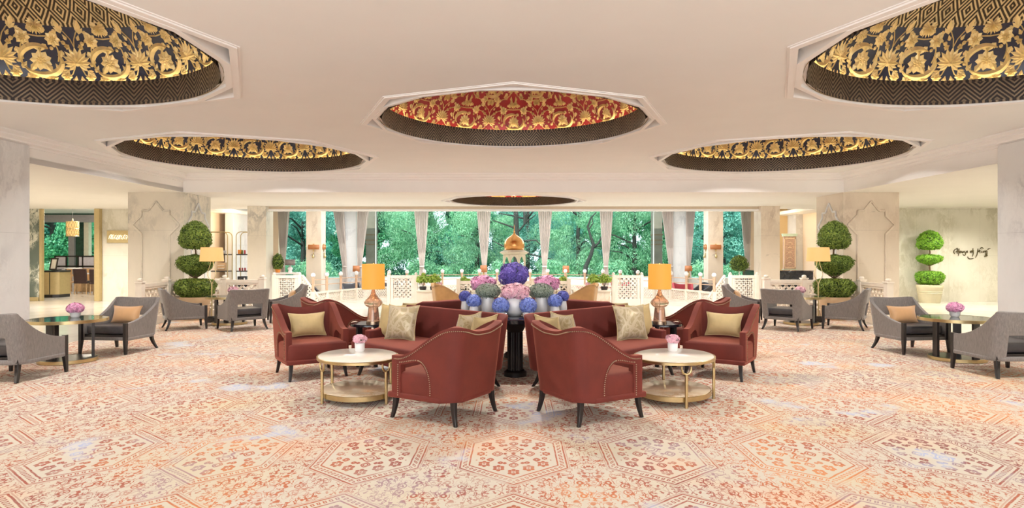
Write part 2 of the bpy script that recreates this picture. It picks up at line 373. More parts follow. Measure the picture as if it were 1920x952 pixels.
# ------------------------------------------------------------------ mesh builder
class MB:
    def __init__(s): s.v = []; s.f = []; s.uv = {}; s.mi = []; s.X = None
    def add(s, vs, fs, mi=0):
        o = len(s.v)
        if s.X is not None: vs = [tuple(s.X @ Vector(v)) for v in vs]
        s.v.extend(vs); s.f.extend([tuple(i+o for i in f) for f in fs]); s.mi.extend([mi]*len(fs))
        return o
    def box(s, cx, cy, cz, sx, sy, sz, rz=0, rx=0, ry=0, mi=0):
        R = Matrix.Rotation(rz, 3, 'Z') @ Matrix.Rotation(ry, 3, 'Y') @ Matrix.Rotation(rx, 3, 'X')
        vs = [tuple(R @ Vector((a*sx/2, b*sy/2, c*sz/2)) + Vector((cx, cy, cz))) for c in (-1, 1) for b in (-1, 1) for a in (-1, 1)]
        s.add(vs, [(0, 2, 3, 1), (4, 5, 7, 6), (0, 1, 5, 4), (2, 6, 7, 3), (0, 4, 6, 2), (1, 3, 7, 5)], mi); return s
    def bb(s, x0, x1, y0, y1, z0, z1, mi=0): return s.box((x0+x1)/2, (y0+y1)/2, (z0+z1)/2, abs(x1-x0), abs(y1-y0), abs(z1-z0), mi=mi)
    def bar(s, p, q, w, h=None, w2=None, h2=None, mi=0):
        p, q = Vector(p), Vector(q); d = (q-p).normalized(); h = h or w; w2 = w2 or w; h2 = h2 or (h*w2/w)
        up = Vector((0, 0, 1)) if abs(d.z) < .95 else Vector((0, 1, 0))
        a = d.cross(up).normalized(); b = a.cross(d)
        vs = []
        for P, ww, hh in ((p, w, h), (q, w2, h2)):
            for i, j in ((-1, -1), (1, -1), (1, 1), (-1, 1)): vs.append(tuple(P+a*ww/2*i+b*hh/2*j))
        s.add(vs, [(3, 2, 1, 0), (4, 5, 6, 7), (0, 1, 5, 4), (1, 2, 6, 5), (2, 3, 7, 6), (3, 0, 4, 7)], mi); return s
    def prism(s, poly, z0, z1, mi=0, cap=True):
        k = len(poly); vs = [(x, y, z0) for x, y in poly]+[(x, y, z1) for x, y in poly]
        fs = [(i, (i+1) % k, k+(i+1) % k, k+i) for i in range(k)]
        if cap: fs += [tuple(range(k))[::-1], tuple(range(k, 2*k))]
        s.add(vs, fs, mi); return s
    def lathe(s, prof, seg=24, c=(0, 0, 0), sx=1, sy=1, flute=None, mi=0, caps=False):
        vs = []; k = len(prof)
        for i in range(seg):
            a = 2*PI*i/seg
            for r, z in prof:
                rr = r*(1+(flute[1]*math.cos(flute[0]*a) if flute else 0))
                vs.append((c[0]+rr*math.cos(a)*sx, c[1]+rr*math.sin(a)*sy, c[2]+z))
        fs = [(i*k+j, ((i+1) % seg)*k+j, ((i+1) % seg)*k+j+1, i*k+j+1) for i in range(seg) for j in range(k-1)]
        if caps: fs += [tuple(i*k+k-1 for i in range(seg)), tuple(i*k for i in range(seg))[::-1]]
        s.add(vs, fs, mi); return s
    def tube(s, pts, r, seg=8, closed=False, mi=0):
        pts = [Vector(p) for p in pts]; k = len(pts); vs = []
        rs = r if isinstance(r, (list, tuple)) else [r]*k
        pn = None
        for i, p in enumerate(pts):
            t = ((pts[(i+1) % k] if closed or i < k-1 else p)-(pts[i-1] if closed or i > 0 else p)).normalized()
            if pn is None: pn = t.cross(Vector((0, 0, 1)) if abs(t.z) < .9 else Vector((1, 0, 0))).normalized()
            else: pn = (pn-t*pn.dot(t)).normalized()
            b = t.cross(pn)
            for j in range(seg):
                a = 2*PI*j/seg; vs.append(tuple(p+(pn*math.cos(a)+b*math.sin(a))*rs[i]))
        n_ = k if closed else k-1
        fs = [(i*seg+j, i*seg+(j+1) % seg, ((i+1) % k)*seg+(j+1) % seg, ((i+1) % k)*seg+j) for i in range(n_) for j in range(seg)]
        if not closed: fs += [tuple(range(seg))[::-1], tuple((k-1)*seg+j for j in range(seg))]
        s.add(vs, fs, mi); return s
    def soft(s, cx, cy, cz, sx, sy, sz, e1=.3, e2=.3, nu=32, nv=16, mi=0):     # superellipsoid: a cushion or a soft block
        sg = lambda w, e: math.copysign(abs(w)**e, w)
        vs = []
        for j in range(1, nv):
            ph = -PI/2+PI*j/nv
            for i in range(nu):
                th = 2*PI*i/nu
                vs.append((cx+sx/2*sg(math.cos(ph), e1)*sg(math.cos(th), e2), cy+sy/2*sg(math.cos(ph), e1)*sg(math.sin(th), e2), cz+sz/2*sg(math.sin(ph), e1)))
        fs = [(j*nu+i, j*nu+(i+1) % nu, (j+1)*nu+(i+1) % nu, (j+1)*nu+i) for j in range(nv-2) for i in range(nu)]
        fs += [tuple(range(nu))[::-1], tuple((nv-2)*nu+i for i in range(nu))]
        s.add(vs, fs, mi); return s
    def ball(s, c, r, seg=12, rings=8, sz=None, mi=0):
        sz = sz or r
        return s.lathe([(max(r*math.cos(t), 1e-4), sz*math.sin(t)) for t in [-PI/2+PI*i/rings for i in range(rings+1)]], seg, c, mi=mi)
    def obj(s, name, mat, parent=None, smooth=None, bevel=0, uvs=None, solid=0):
        me = bpy.data.meshes.new(name); me.from_pydata(s.v, [], s.f); 
        mats = mat if isinstance(mat, (list, tuple)) else [mat]
        for m in mats: me.materials.append(m)
        if len(mats) > 1: me.polygons.foreach_set('material_index', s.mi)
        if uvs is not None:
            l = me.uv_layers.new(name='UVMap'); idx = np.empty(len(me.loops), dtype=np.int32); me.loops.foreach_get('vertex_index', idx)
            l.data.foreach_set('uv', np.array(uvs, dtype=np.float32)[idx].ravel())
        if smooth:
            me.polygons.foreach_set('use_smooth', [True]*len(me.polygons)); me.set_sharp_from_angle(angle=math.radians(smooth))
        me.update()
        o = bpy.data.objects.new(name, me); COL.objects.link(o); o.parent = parent
        if solid:
            m = o.modifiers.new('s', 'SOLIDIFY'); m.thickness = solid; m.offset = -1
        if bevel:
            m = o.modifiers.new('b', 'BEVEL'); m.width = bevel; m.segments = 3; m.limit_method = 'ANGLE'; m.angle_limit = math.radians(40)
            if not smooth:
                me.polygons.foreach_set('use_smooth', [True]*len(me.polygons)); me.set_sharp_from_angle(angle=math.radians(50))
        return o
def npobj(name, V, F, mat, parent=None):       # F: (n,k) equal-size faces, fast path
    me = bpy.data.meshes.new(name); k = F.shape[1]
    me.vertices.add(len(V)); me.vertices.foreach_set('co', V.astype(np.float32).ravel())
    me.loops.add(F.size); me.loops.foreach_set('vertex_index', F.astype(np.int32).ravel())
    me.polygons.add(len(F)); me.polygons.foreach_set('loop_start', np.arange(0, F.size, k, dtype=np.int32))
    me.polygons.foreach_set('loop_total', np.full(len(F), k, dtype=np.int32))
    me.materials.append(mat); me.update(calc_edges=True)
    o = bpy.data.objects.new(name, me); COL.objects.link(o); o.parent = parent
    return o
def tag(o, label, cat, group=None, kind=None):
    o['label'] = label; o['category'] = cat
    if group: o['group'] = group
    if kind: o['kind'] = kind
    return o
def thing(name, label, cat, loc=(0, 0, 0), rz=0, group=None):
    o = bpy.data.objects.new(name, None); COL.objects.link(o); o.location = loc; o.rotation_euler = (0, 0, rz)
    o.empty_display_size = .1
    return tag(o, label, cat, group)
def struct(o): o['kind'] = 'structure'; return o
def dup(o, label=None, loc=None, rz=None, group=None, mats=None, parent=None):
    c = o.copy(); COL.objects.link(c)
    if parent is not None: c.parent = parent
    if mats and c.type == 'MESH':
        for sl in c.material_slots:
            nm = sl.material.name
            if nm in mats: sl.link = 'OBJECT'; sl.material = mats[nm]
    if label: c['label'] = label
    if loc is not None: c.location = loc
    if rz is not None: c.rotation_euler = (0, 0, rz)
    if group: c['group'] = group
    for ch in list(o.children): dup(ch, mats=mats, parent=c)
    return c
R = math.radians
def PX(px, Y): return (px-CXP)/FPX*Y
def PZ(py, Y): return EYE-(py-CYP)/FPX*Y

# ------------------------------------------------------------------ SETTING
gp_ = [(587, 18.2), (612.7, 18.86), (639, 19.6), (668, 20.3), (699, 20.95), (730, 21.5), (763, 21.95), (795.7, 22.35), (829.6, 22.7), (866, 22.95), (899, 23.1), (932, 23.2)]
gl = [(PX(p, Y), Y) for p, Y in gp_]; gl = gl+[(-x, y) for x, y in gl[::-1]]
SUNK = -.45
PIT = [(-6.6, 18.12), (-5.95, 18.12)]+[(x*1.012, y+.07) for x, y in gl]+[(5.95, 18.12), (6.6, 18.12), (6.6, 22.2), (9.55, 22.2), (9.55, 23.35), (10.35, 23.35), (10.35, 27.1), (-10.35, 27.1), (-10.35, 23.35), (-9.55, 23.35), (-9.55, 22.2), (-6.6, 22.2)]
FO = [(-30, -3.2), (30, -3.2), (30, 28), (-30, 28)]
polys = [[Vector((x, y, 0)) for x, y in FO], [Vector((x, y, 0)) for x, y in PIT][::-1]]
tris = tessellate_polygon(polys); flat = [p for q in polys for p in q]
m = MB(); m.add([(p.x, p.y, 0) for p in flat], [tuple(t) for t in tris]); m.prism(FO, -.6, -.02, cap=False); m.prism(PIT, SUNK, 0, cap=False); m.bb(-10.6, 10.6, 18, 27.3, SUNK-.1, SUNK)
struct(m.obj('floor', M['floor']))
# ceilings
def oct_pts(cx, cy, r, k=8, a0=0): return [(cx+r*math.cos(a0+2*PI*i/k), cy+r*math.sin(a0+2*PI*i/k)) for i in range(k)]
def ceiling_mesh(name, outer, holes, z, mat):
    polys = [[Vector((x, y, 0)) for x, y in outer]]+[[Vector((x, y, 0)) for x, y in h][::-1] for h in holes]
    tris = tessellate_polygon(polys); flat = [p for q in polys for p in q]
    m = MB(); m.add([(p.x, p.y, z) for p in flat], [tuple(t) for t in tris])
    o = m.obj(name, mat)
    return struct(o)
OC = 1.135
holes = [oct_pts(x, y, r*OC) for x, y, r in DOMES]
TX, TY, CZ, LZ = 7.6, 14.6, 3.30, 2.88
ceiling_mesh('ceiling', [(-TX, -3), (TX, -3), (TX, TY), (-TX, TY)], holes, CZ, M['plaster'])
BD = (0, 16.85, 1.62)
ceiling_mesh('ceiling.001', [(-TX, TY), (TX, TY), (TX, 18.9), (-TX, 18.9)], [oct_pts(BD[0], BD[1], BD[2]*OC)], LZ, M['plaster_warm'])
for sgn in (-1, 1):
    m = MB(); m.bb(sgn*TX, sgn*15.5, -3, 19.95, LZ, LZ+.1); m.bb(sgn*9.5, sgn*10.4, 19.95, 23.4, LZ, LZ+.1)
    struct(m.obj('ceiling', M['plaster_warm']))
m = MB(); m.bb(-10.4, 10.4, 19.2, 27.2, 3.45, 3.55); m.bb(-10.4, -7.3, 18.9, 19.2, LZ+.002, 3.55); m.bb(7.3, 10.4, 18.9, 19.2, LZ+.002, 3.55)
struct(m.obj('ceiling', M['plaster']))
# beam faces of the tray and the bulkhead in front of the lounge
m = MB(); m.bb(-TX-.1, -TX, -3, TY, LZ+.001, CZ+.1); m.bb(TX, TX+.1, -3, TY, LZ+.001, CZ+.1); m.bb(-TX-.1, TX+.1, TY, TY+.1, LZ+.001, CZ+.1)
struct(m.obj('trim_beam_fascia', M['trim']))
m = MB(); m.bb(-7.3, 7.3, 18.9, 19.2, 2.80, 3.5); struct(m.obj('trim_bulkhead', M['tan']))
m = MB(); m.bb(-7.3, 7.3, 18.86, 19.24, 2.755, 2.80); struct(m.obj('trim_bulkhead_edge', M['trim']))
# crown moulding, stepped profile swept along the three sides
prof = [(0, .0), (.02, .0), (.02, .03), (.07, .05), (.07, .075), (.13, .11), (.13, .13), (.20, .16), (.20, .18), (0, .18)]
def crown(name, p0, p1, inward, ztop, pr=prof, mit=(1, 1)):
    p0, p1 = Vector(p0), Vector(p1); d = (p1-p0).normalized(); inn = Vector(inward)
    m = MB(); vs = []
    for P, sg, mt in ((p0, 1, mit[0]), (p1, -1, mit[1])):
        for a, z in pr:
            q = P+inn*a+d*(a*sg*mt); vs.append((q.x, q.y, ztop-.18+z))
    k = len(pr); m.add(vs, [(i, (i+1) % k, k+(i+1) % k, k+i) for i in range(k)]+[tuple(range(k)), tuple(range(k, 2*k))[::-1]])
    return struct(m.obj(name, M['trim']))
crown('trim_crown_left', (-TX, -3), (-TX, TY), (1, 0), CZ, mit=(0, 1)); crown('trim_crown_right', (TX, -3), (TX, TY), (-1, 0), CZ, mit=(0, 1))
crown('trim_crown_back', (-TX, TY), (TX, TY), (0, -1), CZ)
# walls
def wall(name, x0, x1, y0, y1, z0, z1, mat): m = MB(); m.bb(x0, x1, y0, y1, z0, z1); return struct(m.obj(name, mat))
wall('wall_rear', -15.6, 15.6, -3.2, -3, 0, 3.4, M['plaster'])
wall('wall_left', -15.6, -15.4, -3, 20, 0, 3, M['wall_m']); wall('wall_right', 15.06, 15.26, -3, 19.6, 0, 3, M['wall_m'])
wall('wall_right_end', 10.3, 15.26, 19.6, 19.8, 0, LZ, M['wall_m'])
wall('wall_left_end', -12.94, -10.3, 19.9, 20.1, 0, LZ, M['wall_m'])
wall('wall_left_green', -15.6, -14.82, 19.86, 19.94, 0, LZ, M['green_m'])
wall('wall_left_bay', -10.4, -10.3, 19.9, 23.4, 0, 3.5, M['peach']); wall('wall_right_bay', 10.3, 10.4, 19.6, 23.4, 0, 3.5, M['peach'])
wall('wall_left_back', -10.4, -9.55, 23.3, 23.45, SUNK, 3.5, M['peach']); wall('wall_right_back', 9.55, 10.4, 23.3, 23.45, SUNK, 3.5, M['goldwall'])
wall('wall_lounge_left', -10.5, -10.35, 23.4, 27.2, SUNK, 3.5, M['peach']); wall('wall_lounge_right', 10.35, 10.5, 23.4, 27.2, SUNK, 3.5, M['peach'])
wall('wall_back_sill', -10.4, 10.4, 26.95, 27.2, SUNK, .40, M['whitep'])
m = MB(); m.bb(-14.82, -14.75, 19.82, 19.95, 0, LZ); m.bb(-13.06, -12.90, 19.75, 19.95, 0, LZ); m.bb(-15.4, -14.84, 19.82, 19.85, 0, .12)
struct(m.obj('trim_gold_door_frame', M['brass2'], bevel=.01))
m = MB(); m.bb(-10.4, 10.4, 27.0, 27.15, .40, .46); m.bb(-10.4, 10.4, 27.0, 27.15, 3.3, 3.45)
for px in (704, 1226): m.bb(PX(px, 27)-.015, PX(px, 27)+.015, 27.02, 27.1, .46, 3.3)
struct(m.obj('window_1', M['whitep']))
m = MB(); m.bb(-10.4, 10.4, 27.05, 27.06, .46, 3.3); struct(m.obj('window_2', M['glass']))
for px0, px1 in ((643, 668), (1263, 1287)):
    wall('wall_back_pier', PX(px0, 26.7), PX(px1, 26.7), 26.7, 27.2, SUNK, 3.45, M['pillar_w'])
wall('wall_back_left', PX(500, 26.8), PX(523, 26.8), 26.75, 26.94, SUNK, 3.45, M['peach']); wall('wall_back_right', PX(1406, 26.8), PX(1424, 26.8), 26.75, 26.94, SUNK, 3.45, M['peach'])

# ------------------------------------------------------------------ pillars
def pillar(name, x, y, s, h, mat, label, star=(), group=None, zb=0):
    t = thing(name, label, 'pillar', (x, y, 0), 0, group)
    m = MB(); m.bb(-s/2, s/2, -s/2, s/2, zb, h); o = m.obj('shaft', mat, t); o.location = (0, 0, 0)
    for face in star:
        # eight pointed star head over a tall open frame, a raised bead in the face
        W0 = s*.25; zt = h-.42
        sc = 1.0
        pts = [(-W0, 0.0), (-W0, zt-.55), (-W0-.22, zt-.33), (-W0, zt-.11), (-W0, zt), (-.17, zt), (0, zt+.22), (.17, zt), (W0, zt), (W0, zt-.11), (W0+.22, zt-.33), (W0, zt-.55), (W0, 0.0)]
        m = MB()
        for k_, q in ((1, .028), (.93, .018)):
            P = [(px*(k_ if k_ < 1 else 1), -.008, (pz*k_+(.09 if k_ < 1 else 0)*0)) for px, pz in pts]
            if k_ < 1: continue
            for a, b_ in zip(P[:-1], P[1:]): m.bar(a, b_, .03, .045)
        if face == 'front2': pass
        o = m.obj('star_moulding', M['pillar_w'] if face != 'front' else mat, t, bevel=.008)
        o.location = (0, -s/2, 0) if face == 'front' else ((s/2, 0, 0) if face == 'right' else (-s/2, 0, 0))
        o.rotation_euler = (0, 0, 0 if face == 'front' else (PI/2 if face == 'right' else -PI/2))
    return t
pillar('marble_pillar', -8.23, 15.25, 1.29, LZ, M['pillar_l'], 'wide cream marble pillar with carved star frame behind the left tiered topiary', ('front', 'right'))
pillar('marble_pillar', 8.23, 15.25, 1.29, LZ, M['pillar_r'], 'wide brown-veined marble pillar with carved star frame behind the right tiered topiary', ('front', 'left'))
pillar('marble_pillar', -8.20, 9.25, 1.3, 3.14, M['pillar_w'], 'white marble pillar at the left edge beside the grey chair and round table')
pillar('marble_pillar', 8.20, 9.25, 1.3, 3.14, M['pillar_w'], 'white marble pillar at the right edge beside the lettered wall')
pillar('marble_pillar', -7.565, 18.97, .55, LZ, M['pillar_l'], 'slim cream marble pillar right of the shop shelves')
pillar('marble_pillar', 7.565, 18.97, .55, LZ, M['pillar_r'], 'slim beige marble pillar left of the hanging carved panel')
pillar('marble_pillar', PX(588, 24.5), 24.8, .58, 3.45, M['pillar_r'], 'square marble lounge pillar with sconces, left of the big windows', zb=SUNK)
pillar('marble_pillar', PX(1342, 24.5), 24.8, .58, 3.45, M['pillar_r'], 'square marble lounge pillar with sconces, right of the big windows', zb=SUNK)
def sconce(px, py, Y, w, rz, label):
    t = thing('wall_sconce', label, 'wall lamp', (PX(px, Y), Y, PZ(py, Y)), rz, 'copper sconces on the lounge pillars')
    m = MB(); pr = [(w/2, -.09), (w/2+.01, .0), (w/2, .09)]
    vs = []; 
    for i in range(13):
        a = PI+PI*i/12
        for r_, z in pr: vs.append((r_*math.cos(a), .45*r_*math.sin(a), z))
    m.add(vs, [(i*3+j, (i+1)*3+j, (i+1)*3+j+1, i*3+j+1) for i in range(12) for j in range(2)])
    m.obj('shade', M['shade3'], t, smooth=60, solid=.012)
    m = MB(); m.box(0, -.04, .03, w*.7, .03, .03); m.obj('lamp_tube', M['glowsc'], t)
    m = MB(); m.box(0, -.01, -.02, .06, .02, .30); m.ball((0, -.05, -.36), .05, sz=.08); m.box(0, -.02, -.30, .03, .03, .16); m.obj('bracket', M['brass'], t)
for sg, pxc in ((-1, 588), (1, 1342)):
    sd = 'left' if sg < 0 else 'right'
    X = PX(pxc, 24.5); 
    sconce(pxc-2*sg*0, 463, 24.48, .42, 0, f'copper sconce on the front of the {sd} lounge pillar')
    sconce(963+(X-.30)*FPX/24.8, 463, 24.8, .3, -PI/2, f'copper sconce on the left side of the {sd} lounge pillar')
    sconce(963+(X+.30)*FPX/24.8, 463, 24.8, .3, PI/2, f'copper sconce on the right side of the {sd} lounge pillar')

# ------------------------------------------------------------------ domes
def dome(cx, cy, Rr, z0, label, red=False, N_=18, H=None, small=False):
    t = thing('ceiling_dome', label, 'dome', (cx, cy, z0), 0, 'painted and gilded ceiling domes')
    SEG = 96; H = H or Rr*.58; BH = .28*(Rr/2.1)**.5 if not small else .24
    def ring(prof, name, mat, nrep, mb=None, smooth=60):
        vs, uv, fs = [], [], []; k = len(prof)
        L = [0]
        for (r1, z1), (r2, z2) in zip(prof[:-1], prof[1:]): L.append(L[-1]+math.hypot(r2-r1, z2-z1))
        for i in range(SEG+1):
            a = 2*PI*i/SEG
            for j, (r, z) in enumerate(prof):
                vs.append((r*math.cos(a), r*math.sin(a), z)); uv.append((nrep*i/SEG, L[j]/L[-1]))
        fs = [(i*k+j, i*k+j+1, (i+1)*k+j+1, (i+1)*k+j) for i in range(SEG) for j in range(k-1)]
        m = MB(); m.add(vs, fs); return m.obj(name, mat, t, smooth=smooth, uvs=uv)
    ring([(Rr, -.01), (Rr, BH)], 'chevron_band', M['zig'], 40 if not red else 44)
    m = MB(); m.lathe([(Rr+.005, BH-.003), (Rr+.035, BH-.003), (Rr+.035, .0)], SEG); m.obj('band_edge', M['brass2'], t)
    m = MB(); m.lathe([(Rr+.05, BH-.06), (Rr+.075, BH-.06), (Rr+.075, BH-.035), (Rr+.05, BH-.035), (Rr+.05, BH-.06)], 64); m.obj('cove_light', M['glow'], t)
    Rv = Rr+.12
    ph = lambda d: (Rv*math.cos(R(d)), BH-.08+(H+.08)*math.sin(R(d)))
    arc = lambda a, b_, n_: [ph(a+(b_-a)*i/n_) for i in range(n_+1)]
    base = M['crim'] if red else M['navy']
    top0 = 30 if not red else 52
    ring([(Rr+.035, .13), (Rv, .13)]+arc(0, top0, 10), 'painted_vault', base, N_)
    ring(arc(top0, top0+14, 5), 'diamond_band', M['diam'], 52)
    ring(arc(top0+14, 90, 8), 'inner_vault', M['crim'], N_)
    # gilded relief
    vs, fs = [], []
    Ltot = (H+.08)*R(top0)*1.03
    def P(s_, v_, h_):
        d = max(0, v_)/Ltot*top0; r, z = ph(d); a = s_/Rv
        nr, nz = math.cos(R(d))*(H), math.sin(R(d))*Rv; l = math.hypot(nr, nz); nr /= l; nz /= l
        return ((r-nr*h_)*math.cos(a), (r-nr*h_)*math.sin(a), z-nz*h_)
    def petal(s_, v_, ang, ln, w, h_=.022, b0=.0):
        c, q = math.cos(ang), math.sin(ang); o = len(vs)
        for l_, t_, hh in ((b0, 0, h_*.6), (ln*.55, w/2, .003), (ln, 0, h_*.3), (ln*.55, -w/2, .003), (ln*.5, 0, h_)):
            vs.append(P(s_+c*l_-q*t_, v_+q*l_+c*t_, hh))
        fs.extend([(o, o+1, o+4), (o+1, o+2, o+4), (o+2, o+3, o+4), (o+3, o, o+4)])
    def boss(s_, v_, r_, h_=.035):
        o = len(vs); vs.append(P(s_, v_, h_))
        for i in range(8): vs.append(P(s_+r_*math.cos(i*PI/4), v_+r_*math.sin(i*PI/4), .01))
        fs.extend([(o, o+1+i, o+1+(i+1) % 8) for i in range(8)])
    def stem(pts, w=.014, h_=.014, taper=None):
        o = len(vs); k = len(pts)
        for i, (s_, v_) in enumerate(pts):
            a, b_ = pts[max(0, i-1)], pts[min(k-1, i+1)]; dx, dy = b_[0]-a[0], b_[1]-a[1]; l = math.hypot(dx, dy) or 1
            ww = w*(taper[i] if taper else 1); nx, ny = -dy/l*ww/2, dx/l*ww/2
            vs.extend([P(s_+nx, v_+ny, .002), P(s_, v_, h_), P(s_-nx, v_-ny, .002)])
        for i in range(k-1):
            for j in (0, 1): fs.append((o+i*3+j, o+i*3+j+1, o+i*3+j+4, o+i*3+j+3))
    def rose(s_, v_, r_, n1=8):
        for i in range(n1): petal(s_, v_, 2*PI*i/n1, r_, r_*.85, .02)
        for i in range(n1): petal(s_, v_, 2*PI*(i+.5)/n1, r_*.6, r_*.5, .032)
        boss(s_, v_, r_*.22, .04)
    def lotus(s_, v_, r_, fl=1):
        for lay, (n1, k) in enumerate(((13, 1.0), (9, .78), (5, .55))):
            for i in range(n1):
                a = PI*(i/(n1-1)) if lay else PI*(-.22+1.44*i/(n1-1))
                petal(s_, v_-.02*fl, a*fl, r_*k*(1 if lay else (.85+.15*math.sin(a))), r_*.33, .018+.012*lay)
        boss(s_, v_-.02*fl, r_*.2, .045)
    def leaf(s_, v_, a, ln):
        petal(s_, v_, a, ln, ln*.42, .016)
        for q in (-1, 1): petal(s_, v_, a+q*.55, ln*.6, ln*.25, .012)
    def arcp(cx_, cy_, r_, a0, a1, n_=12, e=1.0): return [(cx_+r_*math.cos(a0+(a1-a0)*i/n_), cy_+e*r_*math.sin(a0+(a1-a0)*i/n_)) for i in range(n_+1)]
    cw = 2*PI*Rv/N_
    if small: rows = 1
    nrow = max(1, round(Ltot/.68)) if red else 1
    for kk in range(N_):
        s0 = kk*cw
        u = cw/.76; V = Ltot
        for row in range(nrow):
            hV = V/nrow; v0 = row*hV; sh = (cw*.5 if row % 2 else 0); S0 = s0+sh
            g = min(u, hV/.66); G = g*1.22; e = min(1.25, hV/(.72*G))
            lotus(S0, v0+hV*.47, .15*G)
            cxr = S0+cw*.5
            tp = [.25+.95*math.sin(PI*i/16) for i in range(17)]
            stem(arcp(cxr-.01, v0+hV*.45, .168*G, R(150), R(330), 16, e), .055*G, .03, tp)
            stem(arcp(cxr+.015, v0+hV*.47, .155*G, R(-30), R(125), 16, e), .050*G, .03, tp)
            rose(cxr, v0+hV*.45, .095*G, 9)
            for q in (-1, 1): petal(cxr+q*.03*G, v0+hV*.45, -PI/2+q*.5, .13*G, .06*G, .03)
            stem([(cxr, v0+hV*.50), (cxr, v0+hV*.66)], .02, .02)
            for q in (-1, 1):
                qa = (lambda d: R(d) if q > 0 else PI-R(d))
                X = lambda f: S0+q*f*cw
                rose(X(.29), v0+hV*.80, .072*G, 8); rose(X(.375), v0+hV*.145, .062*G, 7)
                rose(X(.17), v0+hV*.21, .050*G, 6); rose(X(.10), v0+hV*.70, .030*G, 5)
                leaf(X(.14), v0+hV*.90, qa(75), .13*G); leaf(X(.40), v0+hV*.72, qa(-50), .09*G); leaf(X(.43), v0+hV*.88, qa(110), .08*G)
                leaf(X(.19), v0+hV*.64, qa(-70), .09*G); leaf(X(.13), v0+hV*.33, qa(-40), .10*G); leaf(X(.25), v0+hV*.30, qa(60), .08*G)
                leaf(X(.06), v0+hV*.10, qa(100), .08*G); leaf(X(.27), v0+hV*.08, qa(15), .10*G); leaf(X(.20), v0+hV*.93, qa(-15), .07*G)
                leaf(X(.36), v0+hV*.93, qa(20), .07*G); leaf(X(.08), v0+hV*.80, qa(60), .06*G)
                petal(X(.045), v0+hV*.03, R(90), .07*G, .045*G)
                stem([(X(.05), v0+hV*.36), (X(.09), v0+hV*.26), (X(.17), v0+hV*.18), (X(.28), v0+hV*.11), (X(.40), v0+hV*.10), (X(.5), v0+hV*.12)], .016)
                stem([(X(.04), v0+hV*.62), (X(.10), v0+hV*.70), (X(.18), v0+hV*.78), (X(.29), v0+hV*.80)], .014)
                stem([(X(.29), v0+hV*.80), (X(.38), v0+hV*.84), (X(.5), v0+hV*.83)], .016)
                stem([(X(.29), v0+hV*.76), (X(.25), v0+hV*.66), (X(.245), v0+hV*.55), (X(.27), v0+hV*.45)], .018)
                stem([(X(.0), v0+hV*.70), (X(.03), v0+hV*.82), (X(.10), v0+hV*.93), (X(.18), v0+hV*.97)], .014)
                boss(X(.14), v0+hV*.76, .020*G); boss(X(.21), v0+hV*.42, .018*G); boss(X(.33), v0+hV*.66, .018*G)
            lotus(cxr, v0+hV*.05, .085*G)
            lotus(cxr, v0+hV*.985, .095*G, -1)
    m = MB(); m.add(vs, fs); m.obj('gilded_relief', M['gild'], t)
    # plaster frame: octagon moulding, faceted ring, corner pockets
    m = MB()
    def annulus(po, pi, z): 
        k = len(po); m.add([(x, y, z) for x, y in po]+[(x, y, z) for x, y in pi], [(i, (i+1) % k, k+(i+1) % k, k+i) for i in range(k)])
    def wallring(p, z1, z2):
        k = len(p); m.add([(x, y, z1) for x, y in p]+[(x, y, z2) for x, y in p], [(i, (i+1) % k, k+(i+1) % k, k+i) for i in range(k)])
    ro = Rr*OC; k16 = 16
    ap = ro*math.cos(PI/8)
    P16 = oct_pts(0, 0, ap/math.cos(PI/16), 16, PI/16)
    I16 = oct_pts(0, 0, (Rr+.04)/math.cos(PI/16), 16, PI/16)
    # facet ring
    annulus(P16, I16, -.025); wallring(P16, -.025, .11); wallring(I16, -.025, .03)
    I32 = oct_pts(0, 0, Rr-.003, 16, PI/16); annulus(I16, oct_pts(0, 0, Rr/math.cos(PI/16)-.004, 16, PI/16), .012)
    O8 = oct_pts(0, 0, ro, 8)
    wallring(O8, -.02, .12)
    O8b = oct_pts(0, 0, ro+.075, 8); annulus(O8b, O8, -.02); O8c = oct_pts(0, 0, ro+.10, 8); annulus(O8c, O8b, -.008); wallring(O8b, -.02, -.008); wallring(O8c, -.008, .0)
    m.obj('plaster_frame', M['trim'], t)
    k = 64; an_ = [2*PI*i/k for i in range(k)]; ocr = [ap/math.cos((a % (PI/4))-PI/8)+.004 for a in an_]
    m = MB(); m.add([(q*math.cos(a), q*math.sin(a), .11) for a, q in zip(an_, ocr)]+[((Rr+.02)*math.cos(a), (Rr+.02)*math.sin(a), .11) for a in an_], [(i, (i+1) % k, k+(i+1) % k, k+i) for i in range(k)]); m.obj('pocket_cap', M['plaster'], t)
    return t
dome(*DOMES[0], CZ, 'navy and gold floral ceiling dome cut by the left edge of the photo', H=1.26)
dome(*DOMES[1], CZ, 'navy and gold floral ceiling dome cut by the right edge of the photo', H=1.26)
dome(*DOMES[2], CZ, 'crimson and gold floral ceiling dome over the red armchairs', red=True, N_=14)
dome(*DOMES[3], CZ, 'navy and gold ceiling dome further back on the left, beside the left cornice', H=1.26)
dome(*DOMES[4], CZ, 'navy and gold ceiling dome further back on the right, beside the right cornice', H=1.26)
dome(*BD, LZ, 'small far dome in the lower ceiling, only its dark chevron band showing', red=True, N_=12, small=True)

# ------------------------------------------------------------------ carpet
m = MB(); m.prism([(-7.25, -2.9), (7.25, -2.9), (7.25, 12.6), (7.42, 13.9), (7.3, 14.5), (6.7, 14.78), (-6.7, 14.78), (-7.3, 14.5), (-7.42, 13.9), (-7.25, 12.6)], .001, .016)
tag(m.obj('carpet', M['carpet']), 'wide patterned carpet with faded rust red hexagon medallions and scrolls', 'carpet')
G0 = .016      # carpet surface

